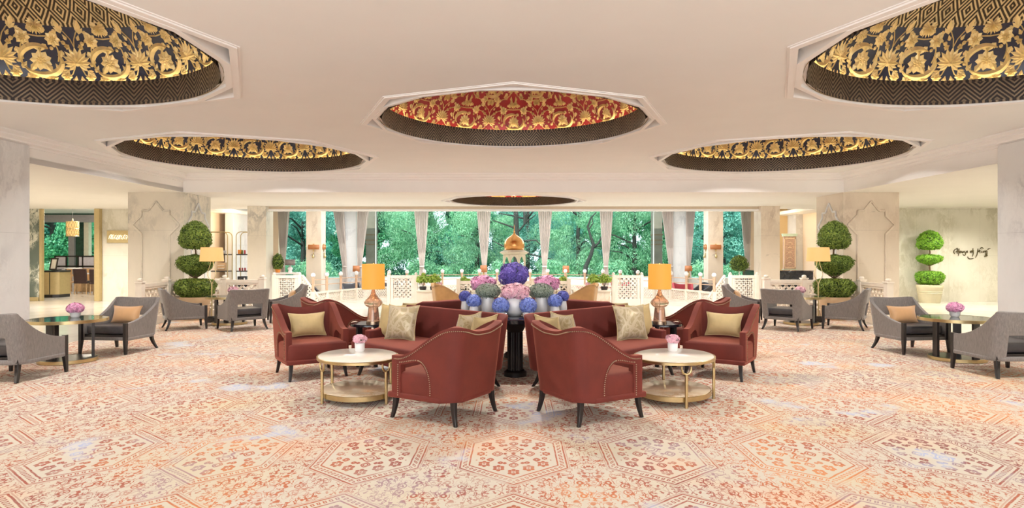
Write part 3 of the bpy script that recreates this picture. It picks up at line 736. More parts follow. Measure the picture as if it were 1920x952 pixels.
# ------------------------------------------------------------------ upholstered shells
def sm(t): t = max(0, min(1, t)); return t*t*(3-2*t)
def shell(W_, D, r, zb, top, opening, lean, name, mat, parent, th=.06, bev=.018, bow=0, nr=5):
    sl = D-r; al = PI*r/2; bl = W_/2-r; Lh = sl+al+bl
    def pos(a):
        mir = a > Lh; q = 2*Lh-a if mir else a
        if q <= sl: p = (W_/2, -D/2+q)
        elif q <= sl+al: t = (q-sl)/r; p = (W_/2-r+r*math.cos(t), D/2-r+r*math.sin(t))
        else: p = (W_/2-r-(q-sl-al), D/2)
        x, y = p
        y += bow*(1-(x/(W_/2))**2) if y > 0 else 0
        return (-x if mir else x, y)
    nn = int(2*Lh/.016)//2*2; m = MB(); vs = []; cols = []
    for i in range(nn+1):
        a = 2*Lh*i/nn; q = min(a, 2*Lh-a); x, y = pos(a); zt = top(q); op = opening(q)
        lo, hi = op if op else opening(None)
        hi = min(hi, zt-.02); lo = min(lo, hi)
        zs = [zb+(lo-zb)*k/2 for k in range(3)]+[lo+(hi-lo)*k/2 for k in (1, 2)]+[hi+(zt-hi)*k/nr for k in range(1, nr+1)]
        cols.append(bool(op)); f = sm((y+D/2)/D)
        for z in zs:
            g = lean*f*max(0, (z-zb))/(.6)
            vs.append((x*(1+.10*(z-zb)*f), y+g, z))
    k = 5+nr; fs = []
    for i in range(nn):
        for j in range(k-1):
            if j in (2, 3) and cols[i] and cols[i+1]: continue
            if j in (0, 1) and cols[i] and cols[i+1] and opening(0.2*0+min(2*Lh*i/nn, 2*Lh-2*Lh*i/nn))[0] <= zb+1e-6: continue
            fs.append((i*k+j, (i+1)*k+j, (i+1)*k+j+1, i*k+j+1))
    used = sorted({i for f in fs for i in f}); re_ = {o_: n_ for n_, o_ in enumerate(used)}
    m.add([vs[i] for i in used], [tuple(re_[i] for i in f) for f in fs])
    o = m.obj(name, mat, parent, smooth=50, solid=th, bevel=bev)
    tops = [vs[i*k+k-1] for i in range(nn+1)]
    his = [(vs[i*k+4], cols[i]) for i in range(nn+1)]
    return o, tops, his
def leg_mb(x, y, zt, dx, dy, w0=.046, w1=.028):
    m = MB(); k = 6; vs = []
    for i in range(k+1):
        f = i/k; e = f**1.8; w = (w0+(w1-w0)*f)/2; X, Y, Z = x+dx*e, y+dy*e, zt*(1-f)
        vs += [(X-w, Y-w, Z), (X+w, Y-w, Z), (X+w, Y+w, Z), (X-w, Y+w, Z)]
    m.add(vs, [(4*i+j, 4*i+4+j, 4*i+4+(j+1) % 4, 4*i+(j+1) % 4) for i in range(k) for j in range(4)]+[(0, 1, 2, 3), (4*k+3, 4*k+2, 4*k+1, 4*k)])
    return m

def make_armchair(mat, label, group):
    t = thing('armchair', label, 'armchair', (0, 0, G0), 0, group)
    W_, D = .72, .66
    def top(q):
        if q < .62: return .555+.275*sm((q-.06)/.54)
        return .775+.055*(.5+.5*math.cos(PI*min(1, (q-.62)/.30)))
    def op(q):
        if q is None: return (.235, .40)
        if .085 < q < .40:
            u = (q-.085)/.315
            h = .480+.035*sm(u/.6) if u < .6 else .515-(.515-.245)*(1-math.sqrt(max(0, 1-((u-.6)/.4)**2)))
            return (.2, max(h, .215))
        return None
    o, tops, his = shell(W_, D, .125, .2, top, op, .07, 'backrest', mat, t, th=.065)
    m = MB(); m.soft(0, -.045, .312, W_-.012, D-.03, .215, .20, .20, 48, 16); m.obj('seat', mat, t, smooth=80)
    m = MB(); pl = [(W_/2+.004, -D/2-.05), (W_/2+.004, D/2-.15), (W_/2-.14, D/2+.004), (-W_/2+.14, D/2+.004), (-W_/2-.004, D/2-.15), (-W_/2-.004, -D/2-.05)]
    m.prism(pl, .185, .235); m.obj('base_rail', mat, t, bevel=.014)
    for sx in (-1, 1):
        leg_mb(sx*.305, -.325, .20, sx*.02, -.03).obj('leg', M['black'], t, bevel=.004)
        leg_mb(sx*.295, .285, .20, sx*.02, .035).obj('leg', M['black'], t, bevel=.004)
    m = MB()
    def stud(p, ox): m.ball((p[0]*(1+ox), p[1]*(1+ox), p[2]), .0062, 6, 4)
    nT = len(tops)
    for i in range(2, nT-2): stud((tops[i][0], tops[i][1], tops[i][2]-.028), .008)
    def side(q, z): f = sm(q/D); return (W_/2*(1+.10*(z-.2)*f)+.003, -D/2+q+.07*f*(z-.2)/.6, z)
    pth = [(.070, .215+.0187*k) for k in range(15)]+[(.070+.0187*k, .50+.033*sm(k/13/.85)) for k in range(1, 11)]+[(.274+.142*math.sin(R(d)), .245+.286*math.cos(R(d))) for d in np.arange(2, 90, 3.8)]
    for q, z in pth:
        p = side(q, z)
        for sx in (-1, 1): m.ball((sx*p[0], p[1], p[2]), .0058, 6, 4)
    m.obj('nailhead_trim', M['nail'], t)['kind'] = 'stuff'
    return t
def make_lounge(label, group):
    t = thing('lounge_chair', label, 'armchair', (0, 0, G0), 0, group)
    W_, D = .74, .66
    def top(q):
        if q > .60: return .765+.008*math.cos((q-.6)*6)
        u = max(0, (q-.05)/.55); return .445+.32*(.25*u+.75*u**2.6)
    def op(q):
        if q is None: return (.245, .50)
        return (.245, .50) if q > .735 else None
    shell(W_, D, .13, .215, top, op, .10, 'backrest', M['grey'], t, th=.05, bev=.014)
    m = MB(); m.soft(0, -.02, .345, W_-.115, D-.06, .13, .25, .2, 40, 12); m.obj('seat_cushion', M['leather'], t, smooth=80)
    m = MB(); m.box(0, 0, .245, W_-.09, D-.04, .07); m.obj('seat_frame', M['black'], t, bevel=.008)
    m = MB(); pl = [(W_/2+.006, -D/2+.01), (W_/2+.006, D/2-.11), (W_/2-.10, D/2+.01), (-W_/2+.10, D/2+.01), (-W_/2-.006, D/2-.11), (-W_/2-.006, -D/2+.01)]
    m.prism(pl, .195, .245); m.obj('welt_band', M['grey'], t, bevel=.014)
    for sx in (-1, 1):
        m = MB(); m.bar((sx*(W_/2-.022), -D/2-.012, .452), (sx*(W_/2-.022), -D/2-.012, .2), .046, .055); m.bar((sx*(W_/2-.022), -D/2-.012, .2), (sx*(W_/2-.012), -D/2-.022, 0), .046, .055, .03, .034)
        m.obj('leg', M['black'], t, bevel=.004)
        leg_mb(sx*.29, .27, .21, sx*.045, .07, .05, .032).obj('leg', M['black'], t, bevel=.004)
    return t
def make_sofa(label, W_, group):
    t = thing('sofa', label, 'sofa', (0, 0, G0), 0, group)
    D = .84; DS = .64
    def top(q): return .52+.265*sm((q-.10)/.52)
    def op(q): return (.3, .42) if q is None else None
    o, _, _ = shell(W_, DS, .20, .2, top, op, .05, 'backrest', M['redsofa'], t, th=.10, bev=.03); o.location = (0, (D-DS)/2, 0)
    m = MB(); m.soft(0, -.05, .318, W_-.04, D-.04, .215, .16, .12, 72, 16); m.obj('seat', M['redsofa'], t, smooth=80)
    m = MB(); m.box(0, -.02, .205, W_-.14, D-.10, .05); m.obj('base_rail', M['redsofa'], t, bevel=.02)
    for sx in (-1, 1):
        leg_mb(sx*(W_/2-.14), -.33, .20, sx*.03, -.04).obj('leg', M['black'], t, bevel=.004)
        leg_mb(sx*(W_/2-.16), .30, .20, sx*.05, .07).obj('leg', M['black'], t, bevel=.004)
    m = MB(); m.bar((0, -.33, .2), (0, -.33, 0), .045, None, .03); m.obj('leg', M['black'], t)
    return t
def at_angle(a): return R(a+90)
def make_pillow(w, h, t_, mat, pmat, label, group, name='throw_pillow'):
    n_ = 18; V, F = [], []
    def pt(i, j, sg):
        u, v = -1+2*i/n_, -1+2*j/n_
        x = w/2*u*(1-.13*(1-v*v)*abs(u)); z = h/2*v*(1-.13*(1-u*u)*abs(v))
        return (x, sg*t_/2*1.25*((1-u*u)*(1-v*v))**.5, z)
    m = MB()
    for sg in (-1, 1):
        vs = [pt(i, j, sg) for i in range(n_+1) for j in range(n_+1)]
        fs = [(i*(n_+1)+j, (i+1)*(n_+1)+j, (i+1)*(n_+1)+j+1, i*(n_+1)+j+1) for i in range(n_) for j in range(n_)]
        m.add(vs, fs if sg < 0 else [f[::-1] for f in fs])
    root = m.obj(name, mat, None, smooth=70); tag(root, label, 'pillow', group)
    ring_ = [pt(i, 0, 0) for i in range(n_)]+[pt(n_, j, 0) for j in range(n_)]+[pt(n_-i, n_, 0) for i in range(n_)]+[pt(0, n_-j, 0) for j in range(n_)]
    m = MB(); m.tube(ring_, .006, 6, True); m.obj('piping', pmat, root, smooth=60)
    return root
def put_pillow(o, loc, face, tilt=16, roll=0):
    o.location = loc; o.rotation_euler = (R(-tilt), R(roll), at_angle(face)); return o

MIR = .05
GR = 'rust velvet armchairs around the central sofas'
spots = [(-.60, 5.70, 150, 'rust velvet armchair seen from behind, front left of the pair nearest the camera'),
         (.66, 5.70, 30, 'rust velvet armchair seen from behind, front right of the pair nearest the camera'),
         (-2.44, 7.62, -57, 'rust velvet armchair facing the camera at the left end of the red group'),
         (2.49, 7.62, -123, 'rust velvet armchair facing the camera at the right end of the red group'),
         (-2.50, 8.98, 47, 'dark red armchair turned away, behind the left-end armchair and beside the left glass lamp'),
         (2.55, 8.98, 133, 'dark red armchair turned away, behind the right-end armchair and beside the right glass lamp')]
chair0 = make_armchair(M['red'], spots[0][3], GR)
for i, (x, y, a, l) in enumerate(spots):
    o = chair0 if i == 0 else dup(chair0, l)
    o.location = (x, y, G0); o.rotation_euler = (0, 0, at_angle(a))
tan_m = {M['red'].name: M['tanv']}
for x, y, a, l in ((-1.30, 13.3, 14, 'golden tan armchair beyond the flowers on the left, before the marble planter'), (1.35, 13.3, 166, 'golden tan armchair beyond the flowers on the right, before the marble planter')):
    dup(chair0, l, (x, y, G0), at_angle(a), 'golden tan armchairs by the planter', tan_m)
lp = make_pillow(.44, .29, .14, M['gold_p'], M['piping'], 'plain gold lumbar pillow on the left-end red armchair facing the camera', 'gold lumbar pillows on the red armchairs')
def chair_pillow(proto, idx, label, first=False, back=.13, z=.60, arr=spots, h=.29):
    x, y, a = arr[idx][:3]; f = R(a)
    o = proto if first else dup(proto, label)
    put_pillow(o, (x-math.cos(f)*back, y-math.sin(f)*back, z), a)
    return o
chair_pillow(lp, 2, '', True)
chair_pillow(lp, 3, 'plain gold lumbar pillow on the right-end red armchair facing the camera')
chair_pillow(lp, 0, 'gold lumbar pillow glimpsed through the arm of the front left red armchair')
chair_pillow(lp, 1, 'gold lumbar pillow glimpsed through the arm of the front right red armchair')

sofa0 = make_sofa('rust velvet sofa in front of the flower table, left of the centre gap', 1.86, 'rust velvet sofas around the flower table')
sofa0.location = (-1.00, 7.22, G0); sofa0.rotation_euler = (0, 0, at_angle(225))
dup(sofa0, 'rust velvet sofa in front of the flower table, right of the centre gap', (1.05, 7.22, G0), at_angle(315))
sofa1 = make_sofa('dark red sofa turned away behind the flower table, left half', 1.5, 'rust velvet sofas around the flower table')
sofa1.location = (-1.02, 9.42, G0); sofa1.rotation_euler = (0, 0, at_angle(135))
dup(sofa1, 'dark red sofa turned away behind the flower table, right half', (1.07, 9.42, G0), at_angle(45))

pp = make_pillow(.43, .43, .15, M['paisley'], M['piping'], 'square paisley brocade pillow at the left end of the left sofa', 'paisley brocade pillows')
put_pillow(pp, (-1.33, 7.55, .64), 246, 14)
put_pillow(dup(pp, 'square paisley brocade pillow at the right end of the right sofa'), (1.39, 7.55, .64), 292, 14)
put_pillow(dup(pp, 'paisley brocade pillow near the centre gap on the left sofa, left of the pair'), (-.50, 6.86, .61), 150, 12)
put_pillow(dup(pp, 'paisley brocade pillow near the centre gap on the right sofa, right of the pair'), (.55, 6.86, .61), 30, 12)
gp = make_pillow(.41, .41, .14, M['gold_p'], M['piping'], 'square gold pillow tucked behind the paisley pillow on the left sofa', 'square gold pillows')
put_pillow(gp, (-1.50, 7.80, .635), 236, 12)
put_pillow(dup(gp, 'square gold pillow tucked behind the paisley pillow on the right sofa'), (1.55, 7.80, .635), 304, 12)
put_pillow(dup(gp, 'square gold pillow near the centre gap on the left sofa, right of the pair'), (-.33, 6.70, .61), 145, 14)
put_pillow(dup(gp, 'square gold pillow near the centre gap on the right sofa, left of the pair'), (.38, 6.70, .61), 35, 14)
put_pillow(dup(gp, 'gold pillow tip showing above the back of the far left sofa'), (-1.46, 9.02, .60), 135, 30)
put_pillow(dup(gp, 'gold pillow tip showing above the back of the far right sofa'), (1.51, 9.02, .60), 45, 30)

# ------------------------------------------------------------------ coffee tables
def coffee_table(label):
    t = thing('coffee_table', label, 'coffee table', (0, 0, G0), 0, 'oval onyx coffee tables')
    a, b_ = .385, .47
    m = MB(); m.lathe([(0, .432), (.97, .432), (1, .425), (1, .405), (.97, .40), (0, .40)], 64, (0, 0, 0), a, b_); m.obj('table_top', M['white_m'], t, smooth=40)
    m = MB(); m.lathe([(1.0, .428), (1.03, .424), (1.03, .400), (.99, .398), (.99, .402)], 64, (0, 0, 0), a, b_); m.obj('top_rim', M['brass'], t, smooth=40)
    m = MB(); m.lathe([(0, .10), (.88, .10), (.9, .095), (.9, .085), (0, .085)], 64, (0, 0, 0), a, b_); m.obj('shelf', M['shelf_m'], t, smooth=40)
    m = MB(); m.lathe([(.90, .097), (.925, .095), (.925, .05), (.88, .05), (.88, .085)], 64, (0, 0, 0), a, b_); m.obj('shelf_rim', M['brass'], t, smooth=40)
    for an in (-165, -60, 15, 120):
        x, y = a*.98*math.cos(R(an)), b_*.98*math.sin(R(an)); m = MB()
        m.tube([(x, y, 0), (x, y, .315)], .015, 10)
        tx, ty = -math.sin(R(an)), math.cos(R(an))
        m.tube([(x+tx*.045*math.cos(q)*1.0, y+ty*.045*math.cos(q), .365+.05*math.sin(q)) for q in [PI+PI*i/10 for i in range(11)]]+[(x+tx*.045, y+ty*.045, .39)], .010, 8)
        m.tube([(x-tx*.045, y-ty*.045, .365), (x-tx*.045, y-ty*.045, .39)], .010, 8)
        m.obj('leg', M['brass'], t, smooth=50)
    return t
ct = coffee_table('oval onyx coffee table with brass legs beside the front left red armchair')
ct.location = (-1.56, 6.36, G0); ct.rotation_euler = (0, 0, R(25))
dup(ct, 'oval onyx coffee table with brass legs beside the front right red armchair', (1.61, 6.36, G0), R(-25))

# ------------------------------------------------------------------ round grey tables
def grey_table(label):
    t = thing('round_table', label, 'side table', (0, 0, G0), 0, 'round smoked glass tables')
    m = MB(); m.lathe([(0, .575), (.455, .575), (.455, .567), (0, .567)], 64); m.obj('table_top', M['smoke'], t, smooth=40)
    m = MB(); m.lathe([(.455, .577), (.465, .575), (.465, .535), (.44, .532), (.44, .566)], 64); m.obj('top_rim', M['brass'], t, smooth=40)
    m = MB(); m.lathe([(0, .048), (.335, .048), (.335, .044)], 48); m.obj('base_plate', M['black'], t, smooth=40)
    m = MB(); m.lathe([(.333, .050), (.343, .048), (.343, .006), (0, .006)], 48); m.obj('base_rim', M['brass'], t, smooth=40)
    for an in (35, 158, 262):
        m = MB(); m.box(.28*math.cos(R(an)), .28*math.sin(R(an)), .305, .035, .10, .53, rz=R(an)); m.obj('post', M['black'], t, bevel=.003)
    return t
gt = grey_table('round smoked glass table with brass rim between the two leftmost grey chairs')
gt.location = (-5.98, 8.52, G0)
dup(gt, 'round smoked glass table with brass rim between the two rightmost grey chairs', (6.05, 8.66, G0), R(20))
dup(gt, 'round glass table among the grey chairs before the left tiered topiary', (-5.86, 13.1, G0), R(-30))
dup(gt, 'round glass table among the grey chairs before the right tiered topiary', (5.93, 13.1, G0), R(200))

GG = 'grey woven lounge chairs at the round tables'
gs = [(-5.84, 7.42, 86, 'grey lounge chair cut by the left edge of the photo, seen from behind'),
      (5.90, 7.66, 92, 'grey lounge chair cut by the right edge of the photo, seen from behind'),
      (-5.85, 9.45, -97, 'grey lounge chair facing the camera with tan pillow, left side of the room'),
      (5.88, 9.45, -83, 'grey lounge chair facing the camera with tan pillow, right side of the room'),
      (-6.42, 12.35, 34, 'grey lounge chair directly before the left tiered topiary pot'),
      (6.46, 12.35, 146, 'grey lounge chair directly before the right tiered topiary pot'),
      (-5.22, 12.25, 133, 'grey lounge chair seen from behind beside the left floor lamp, square hole in its back'),
      (5.27, 12.25, 47, 'grey lounge chair seen from behind beside the right floor lamp, square hole in its back'),
      (-4.92, 13.75, 205, 'grey lounge chair with tan pillow behind the left-end red armchair'),
      (4.97, 13.75, -25, 'grey lounge chair with tan pillow behind the right-end red armchair')]
lc = make_lounge(gs[0][3], GG)
for i, (x, y, a, l) in enumerate(gs):
    o = lc if i == 0 else dup(lc, l)
    o.location = (x, y, G0+.003); o.rotation_euler = (0, 0, at_angle(a))
tp = make_pillow(.47, .27, .13, M['tanpil'], M['tanpil'], 'tan satin pillow on the camera-facing grey chair on the left', 'tan pillows on the grey chairs')
chair_pillow(tp, 2, '', True, .12, .545, gs)
chair_pillow(tp, 3, 'tan satin pillow on the camera-facing grey chair on the right', False, .12, .545, gs)
chair_pillow(tp, 8, 'tan pillow on the grey chair behind the left-end red armchair', False, .12, .545, gs)
chair_pillow(tp, 9, 'tan pillow on the grey chair behind the right-end red armchair', False, .12, .545, gs)

# ------------------------------------------------------------------ flowers
def fib(n_): 
    i = np.arange(n_)+.5; ph = np.arccos(1-2*i/n_); th = PI*(1+5**.5)*i
    return np.stack([np.cos(th)*np.sin(ph), np.sin(th)*np.sin(ph), np.cos(ph)], 1)
def florets(name, mat, parent, c, rx, rz, n_, size, lumps=0, cut=-.75):
    P = fib(n_); P = P[P[:, 2] > cut]
    if lumps:
        L = fib(lumps); d = (P @ L.T).max(1); k = 1-.55*(1-d)*1.6
    else: k = np.ones(len(P))
    k = k*(1+rng.normal(0, .035, len(P)))
    C = P*k[:, None]*np.array([rx, rx, rz])+np.array(c)
    nrm = P/np.array([rx, rx, rz]); nrm /= np.linalg.norm(nrm, axis=1)[:, None]; nrm += rng.normal(0, .28, nrm.shape); nrm /= np.linalg.norm(nrm, axis=1)[:, None]
    t = np.cross(nrm, rng.normal(size=nrm.shape)); t /= np.linalg.norm(t, axis=1)[:, None]; b_ = np.cross(nrm, t)
    V, F = [], []; o = 0
    for q in range(4):
        a = q*PI/2; d = math.cos(a)*t+math.sin(a)*b_; e = -math.sin(a)*t+math.cos(a)*b_
        v = np.stack([C, C+(d*.62+e*.48)*size+nrm*size*.3, C+d*size*1.05+nrm*size*.25, C+(d*.62-e*.48)*size+nrm*size*.3], 1)
        V.append(v.reshape(-1, 3)); F.append(np.arange(len(C)*4).reshape(-1, 4)+o); o += len(C)*4
    f = npobj(name, np.concatenate(V), np.concatenate(F), mat, parent)
    return f
def vase_thing(label, x, y, z, vprof, vmat, fmat, fc, rx, rz, n_, size, lumps, group, dense=None):
    t = thing('flower_vase', label, 'flower vase', (x, y, z), 0, group)
    m = MB(); m.lathe(vprof, 28); m.obj('vase', vmat, t, smooth=60)
    f = florets('bouquet', fmat, t, fc, rx, rz, n_, size, lumps)
    m = MB(); m.ball(fc, rx*.80, 16, 10, rz*.80); m.obj('bouquet_core', dense or M['core'], t, smooth=80)
    return t
def vp(r0, r1, r2, h): return [(0, 0), (r0*.9, 0), (r0, .012), (r1, h*.45), (r2, h), (r2-.008, h), (r1-.012, h*.45), (0, .03)]
TZ = .70
CG = 'hydrangea vases clustered on the black centre table'
V = [('tall violet hydrangea mound at the back centre of the flower table', 0.0, 8.62, vp(.07, .09, .06, .40), 'f_purple', (0, 0, .47), .205, .175, 900, .021, 9),
     ('large pale pink hydrangea in the round white vase at the front of the flower table', .015, 7.78, [(0, 0), (.075, 0), (.12, .05), (.135, .13), (.11, .21), (.085, .23), (.075, .22), (0, .05)], 'f_pale', (0, 0, .285), .182, .115, 800, .019, 8),
     ('pink hydrangea mound left of the violet one on the flower table', -.41, 8.45, vp(.07, .1, .06, .30), 'f_pink', (0, 0, .365), .175, .11, 700, .019, 7),
     ('pink hydrangea mound right of the violet one on the flower table', .44, 8.45, vp(.07, .1, .06, .30), 'f_pink', (0, 0, .365), .175, .11, 700, .019, 7),
     ('grey-green sprigs in a white vase left of the pale pink hydrangea', -.325, 8.08, vp(.085, .088, .075, .21), 'f_gyp', (0, 0, .28), .155, .10, 1500, .009, 0),
     ('grey-green sprigs in a white vase right of the pale pink hydrangea', .35, 8.08, vp(.085, .088, .075, .21), 'f_gyp', (0, 0, .28), .155, .10, 1500, .009, 0),
     ('light blue hydrangea in a small white vase at the front, left of the round vase', -.155, 7.62, vp(.062, .06, .05, .08), 'f_blue', (0, 0, .135), .098, .092, 420, .014, 0),
     ('light blue hydrangea in a small white vase at the front, right of the round vase', .175, 7.62, vp(.062, .06, .05, .08), 'f_blue', (0, 0, .135), .098, .092, 420, .014, 0),
     ('blue hydrangea in a white vase left of the left grey-green sprigs', -.50, 7.98, vp(.062, .06, .05, .10), 'f_blue', (0, 0, .165), .088, .078, 380, .014, 0),
     ('blue hydrangea in a white vase right of the right grey-green sprigs', .52, 7.98, vp(.062, .06, .05, .10), 'f_blue', (0, 0, .165), .088, .078, 380, .014, 0),
     ('dark blue hydrangea at the far left end of the flower cluster', -.63, 8.25, vp(.055, .055, .045, .15), 'f_navy', (0, 0, .205), .075, .07, 300, .013, 0),
     ('dark blue hydrangea at the far right end of the flower cluster', .64, 8.25, vp(.055, .055, .045, .15), 'f_navy', (0, 0, .205), .075, .07, 300, .013, 0)]
for (l, x, y, vpf, fm, fc, rx, rz, n_, sz, lu) in V:
    vase_thing(l, x, y, TZ, vpf, M['white'], M[fm], fc, rx, rz, n_, sz, lu, CG, M['core'] if fm == 'f_gyp' else None)
sv = [(-1.60, 6.60, G0+.432, .085, 'small pale pink posy in a white vase on the left coffee table'), (1.655, 6.60, G0+.432, .085, 'small pale pink posy in a white vase on the right coffee table'),
      (-5.98, 8.66, G0+.576, .095, 'pink posy in a white bowl on the leftmost round glass table'), (6.09, 8.76, G0+.576, .095, 'pink posy in a white bowl on the rightmost round glass table'),
      (-5.80, 13.12, G0+.576, .10, 'pink posy on the round table behind the left grey chairs'), (5.93, 13.12, G0+.576, .10, 'pink posy on the round table behind the right grey chairs')]
for i, (x, y, z, r_, l) in enumerate(sv):
    if i < 2: vase_thing(l, x, y, z, [(0, 0), (.045, 0), (.050, .012), (.052, .08), (.047, .085), (.04, .08), (0, .02)], M['white'], M['f_pale'], (0, 0, .122), .072, .05, 260, .014, 6, 'small pink posies on the tables')
    else: vase_thing(l, x, y, z, [(0, 0), (.045, 0), (.062, .03), (.066, .08), (.06, .08), (.04, .03), (0, .02)], M['white'], M['f_pink' if i < 4 else 'f_pale'], (0, 0, .125), .095, .066, 260, .019, 0, 'small pink posies on the tables')

# ------------------------------------------------------------------ central flower table
t = thing('centre_table', 'round black table on fluted pedestals carrying the hydrangea vases', 'table', (0, 8.2, G0))
m = MB(); m.lathe([(0, TZ-G0), (.90, TZ-G0), (.92, TZ-G0-.01), (.92, TZ-G0-.05), (.88, TZ-G0-.06), (0, TZ-G0-.06)], 64); m.obj('table_top', M['blackgl'], t, smooth=40)
for (x, y) in ((.02, -.68), (0, .68), (-.68, 0), (.68, 0)):
    m = MB(); m.lathe([(.135, 0), (.135, .05), (.11, .07)], 24, (x, y, 0)); m.lathe([(.085, .07), (.085, .52)], 72, (x, y, 0), flute=(14, .06)); m.lathe([(.085, .52), (.10, .54), (.13, .60), (.15, .625)], 24, (x, y, 0))
    m.obj('pedestal', M['black'], t, smooth=40)

# ------------------------------------------------------------------ lamps
def table_lamp(label):
    t = thing('table_lamp', label, 'table lamp', (0, 0, 0), 0, 'amber glass table lamps')
    m = MB(); m.lathe([(0, 0), (.092, 0), (.092, .022), (0, .022)], 28); m.obj('base', M['nail'], t, smooth=40)
    pr = [(.082, .022), (.078, .06), (.064, .19), (.062, .20), (.10, .225), (.120, .26), (.112, .285), (.07, .325), (.035, .37), (.022, .42), (.020, .46)]
    m = MB(); m.lathe(pr, 36); m.obj('glass_body', M['glass_a'], t, smooth=70)
    m = MB(); m.tube([(0, 0, .02), (0, 0, .50)], .004, 6); m.ball((0, 0, .285), .010, 8, 6); m.obj('rod', M['nail'], t)
    m = MB(); m.lathe([(.148, .44), (.146, .765)], 48); m.lathe([(.145, .44), (.143, .765)], 48); m.obj('lamp_shade', M['shade'], t, smooth=60)
    m = MB(); m.ball((0, 0, .775), .008, 8, 6); m.tube([(0, 0, .5), (0, 0, .775)], .003, 6); m.obj('finial', M['brass'], t)
    m = MB(); m.lathe([(.149, .439), (.149, .442)], 48); m.lathe([(.147, .764), (.147, .766)], 48); m.obj('shade_trim', M['brass2'], t)
    return t
tl = table_lamp('amber glass gourd lamp with orange drum shade beside the left sofa'); tl.location = (-1.83, 8.28, G0+.545)
dup(tl, 'amber glass gourd lamp with orange drum shade beside the right sofa', (1.905, 8.28, G0+.545))
def lamp_table(label):
    t = thing('lamp_table', label, 'side table', (0, 0, G0), 0, 'round black lamp tables')
    m = MB(); m.lathe([(0, .545), (.25, .545), (.255, .535), (.255, .515), (.24, .51), (0, .51)], 48); m.obj('table_top', M['blackgl'], t, smooth=40)
    for an in (-125, -55, 35, 145): m = MB(); m.box(.19*math.cos(R(an)), .19*math.sin(R(an)), .255, .06, .035, .51, rz=R(an)); m.obj('leg', M['black'], t, bevel=.003)
    return t
lt = lamp_table('round black table under the left amber glass lamp'); lt.location = (-1.87, 8.26, G0)
dup(lt, 'round black table under the right amber glass lamp', (1.94, 8.26, G0))
for (x, y, l) in ((-1.83, 8.28, 0), (1.905, 8.28, 0)): light('POINT', 'lamp_bulb', (x, y, G0+.545+.60), 7, (1, .62, .28), shadow_soft_size=.04)
def floor_lamp(label):
    t = thing('floor_lamp', label, 'floor lamp', (0, 0, G0), 0, 'slender floor lamps with cream drum shades')
    m = MB(); m.box(0, 0, .05, .20, .20, .10); m.box(0, 0, .11, .12, .12, .03); m.obj('base', M['black'], t, bevel=.005)
    m = MB(); m.tube([(0, 0, .12), (0, 0, .82)], .013, 8)
    for q in (-1, 1): m.tube([(0, 0, .80), (q*.035, 0, .88), (q*.085, 0, .99), (q*.085, 0, 1.07), (q*.035, 0, 1.22), (q*.02, 0, 1.36)], .007, 6)
    m.obj('stem', M['brass'], t, smooth=50)
    m = MB(); m.lathe([(.238, 1.29), (.215, 1.585)], 48); m.lathe([(.234, 1.29), (.211, 1.585)], 48); m.obj('lamp_shade', M['shade2'], t, smooth=60)
    return t
fl = floor_lamp('slender floor lamp with glowing drum shade beside the left tiered topiary'); fl.location = (-6.42, 13.5, G0)
dup(fl, 'slender floor lamp with glowing drum shade beside the right tiered topiary', (6.48, 13.5, G0))
for x in (-6.42, 6.48): light('POINT', 'floor_lamp_bulb', (x, 13.5, 1.45), 9, (1, .70, .38), shadow_soft_size=.05)

# ------------------------------------------------------------------ topiaries
def leafball(name, mat, parent, c, prof, n_, size, core=True):
    # prof: list of (radius, z) describing a body of revolution; leaves stand on it
    pr = np.array(prof, float); seg = np.linalg.norm(np.diff(pr, axis=0), axis=1)*(pr[1:, 0]+pr[:-1, 0]+.02); cum = np.cumsum(seg)/seg.sum()
    u = rng.random(n_); k = np.searchsorted(cum, u); f = rng.random(n_); P0, P1 = pr[k], pr[k+1]
    rz_ = P0+(P1-P0)*f[:, None]; a = rng.random(n_)*2*PI
    sc = 1+rng.normal(0, .035, n_)-.10*(rng.random(n_)**3)
    lump = 1+.04*np.sin(a*5+rz_[:, 1]*23)+.03*np.sin(a*9-rz_[:, 1]*31)
    C = np.stack([rz_[:, 0]*np.cos(a)*sc*lump, rz_[:, 0]*np.sin(a)*sc*lump, rz_[:, 1]+rng.normal(0, .012, n_)], 1)+np.array(c)
    d = P1-P0; nz = np.where(np.abs(d).sum(1) > 0, -d[:, 0], 0); nr = d[:, 1]
    sgn = 1
    nrm = np.stack([nr*np.cos(a), nr*np.sin(a), nz], 1)*sgn; nrm /= np.linalg.norm(nrm, axis=1)[:, None]+1e-9
    nrm += rng.normal(0, .55, nrm.shape); nrm /= np.linalg.norm(nrm, axis=1)[:, None]
    t = np.cross(nrm, rng.normal(size=nrm.shape)); t /= np.linalg.norm(t, axis=1)[:, None]; b_ = np.cross(nrm, t)
    s = size*(.7+.6*rng.random(n_))[:, None]
    Vv = np.stack([C-t*s*.5, C+b_*s*.28+nrm*s*.1, C+t*s*.5+nrm*s*.15, C-b_*s*.28+nrm*s*.1], 1).reshape(-1, 3)
    o = npobj(name, Vv, np.arange(n_*4).reshape(-1, 4), mat, parent)
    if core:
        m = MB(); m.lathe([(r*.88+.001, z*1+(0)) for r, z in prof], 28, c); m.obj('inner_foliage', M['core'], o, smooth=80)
    return o
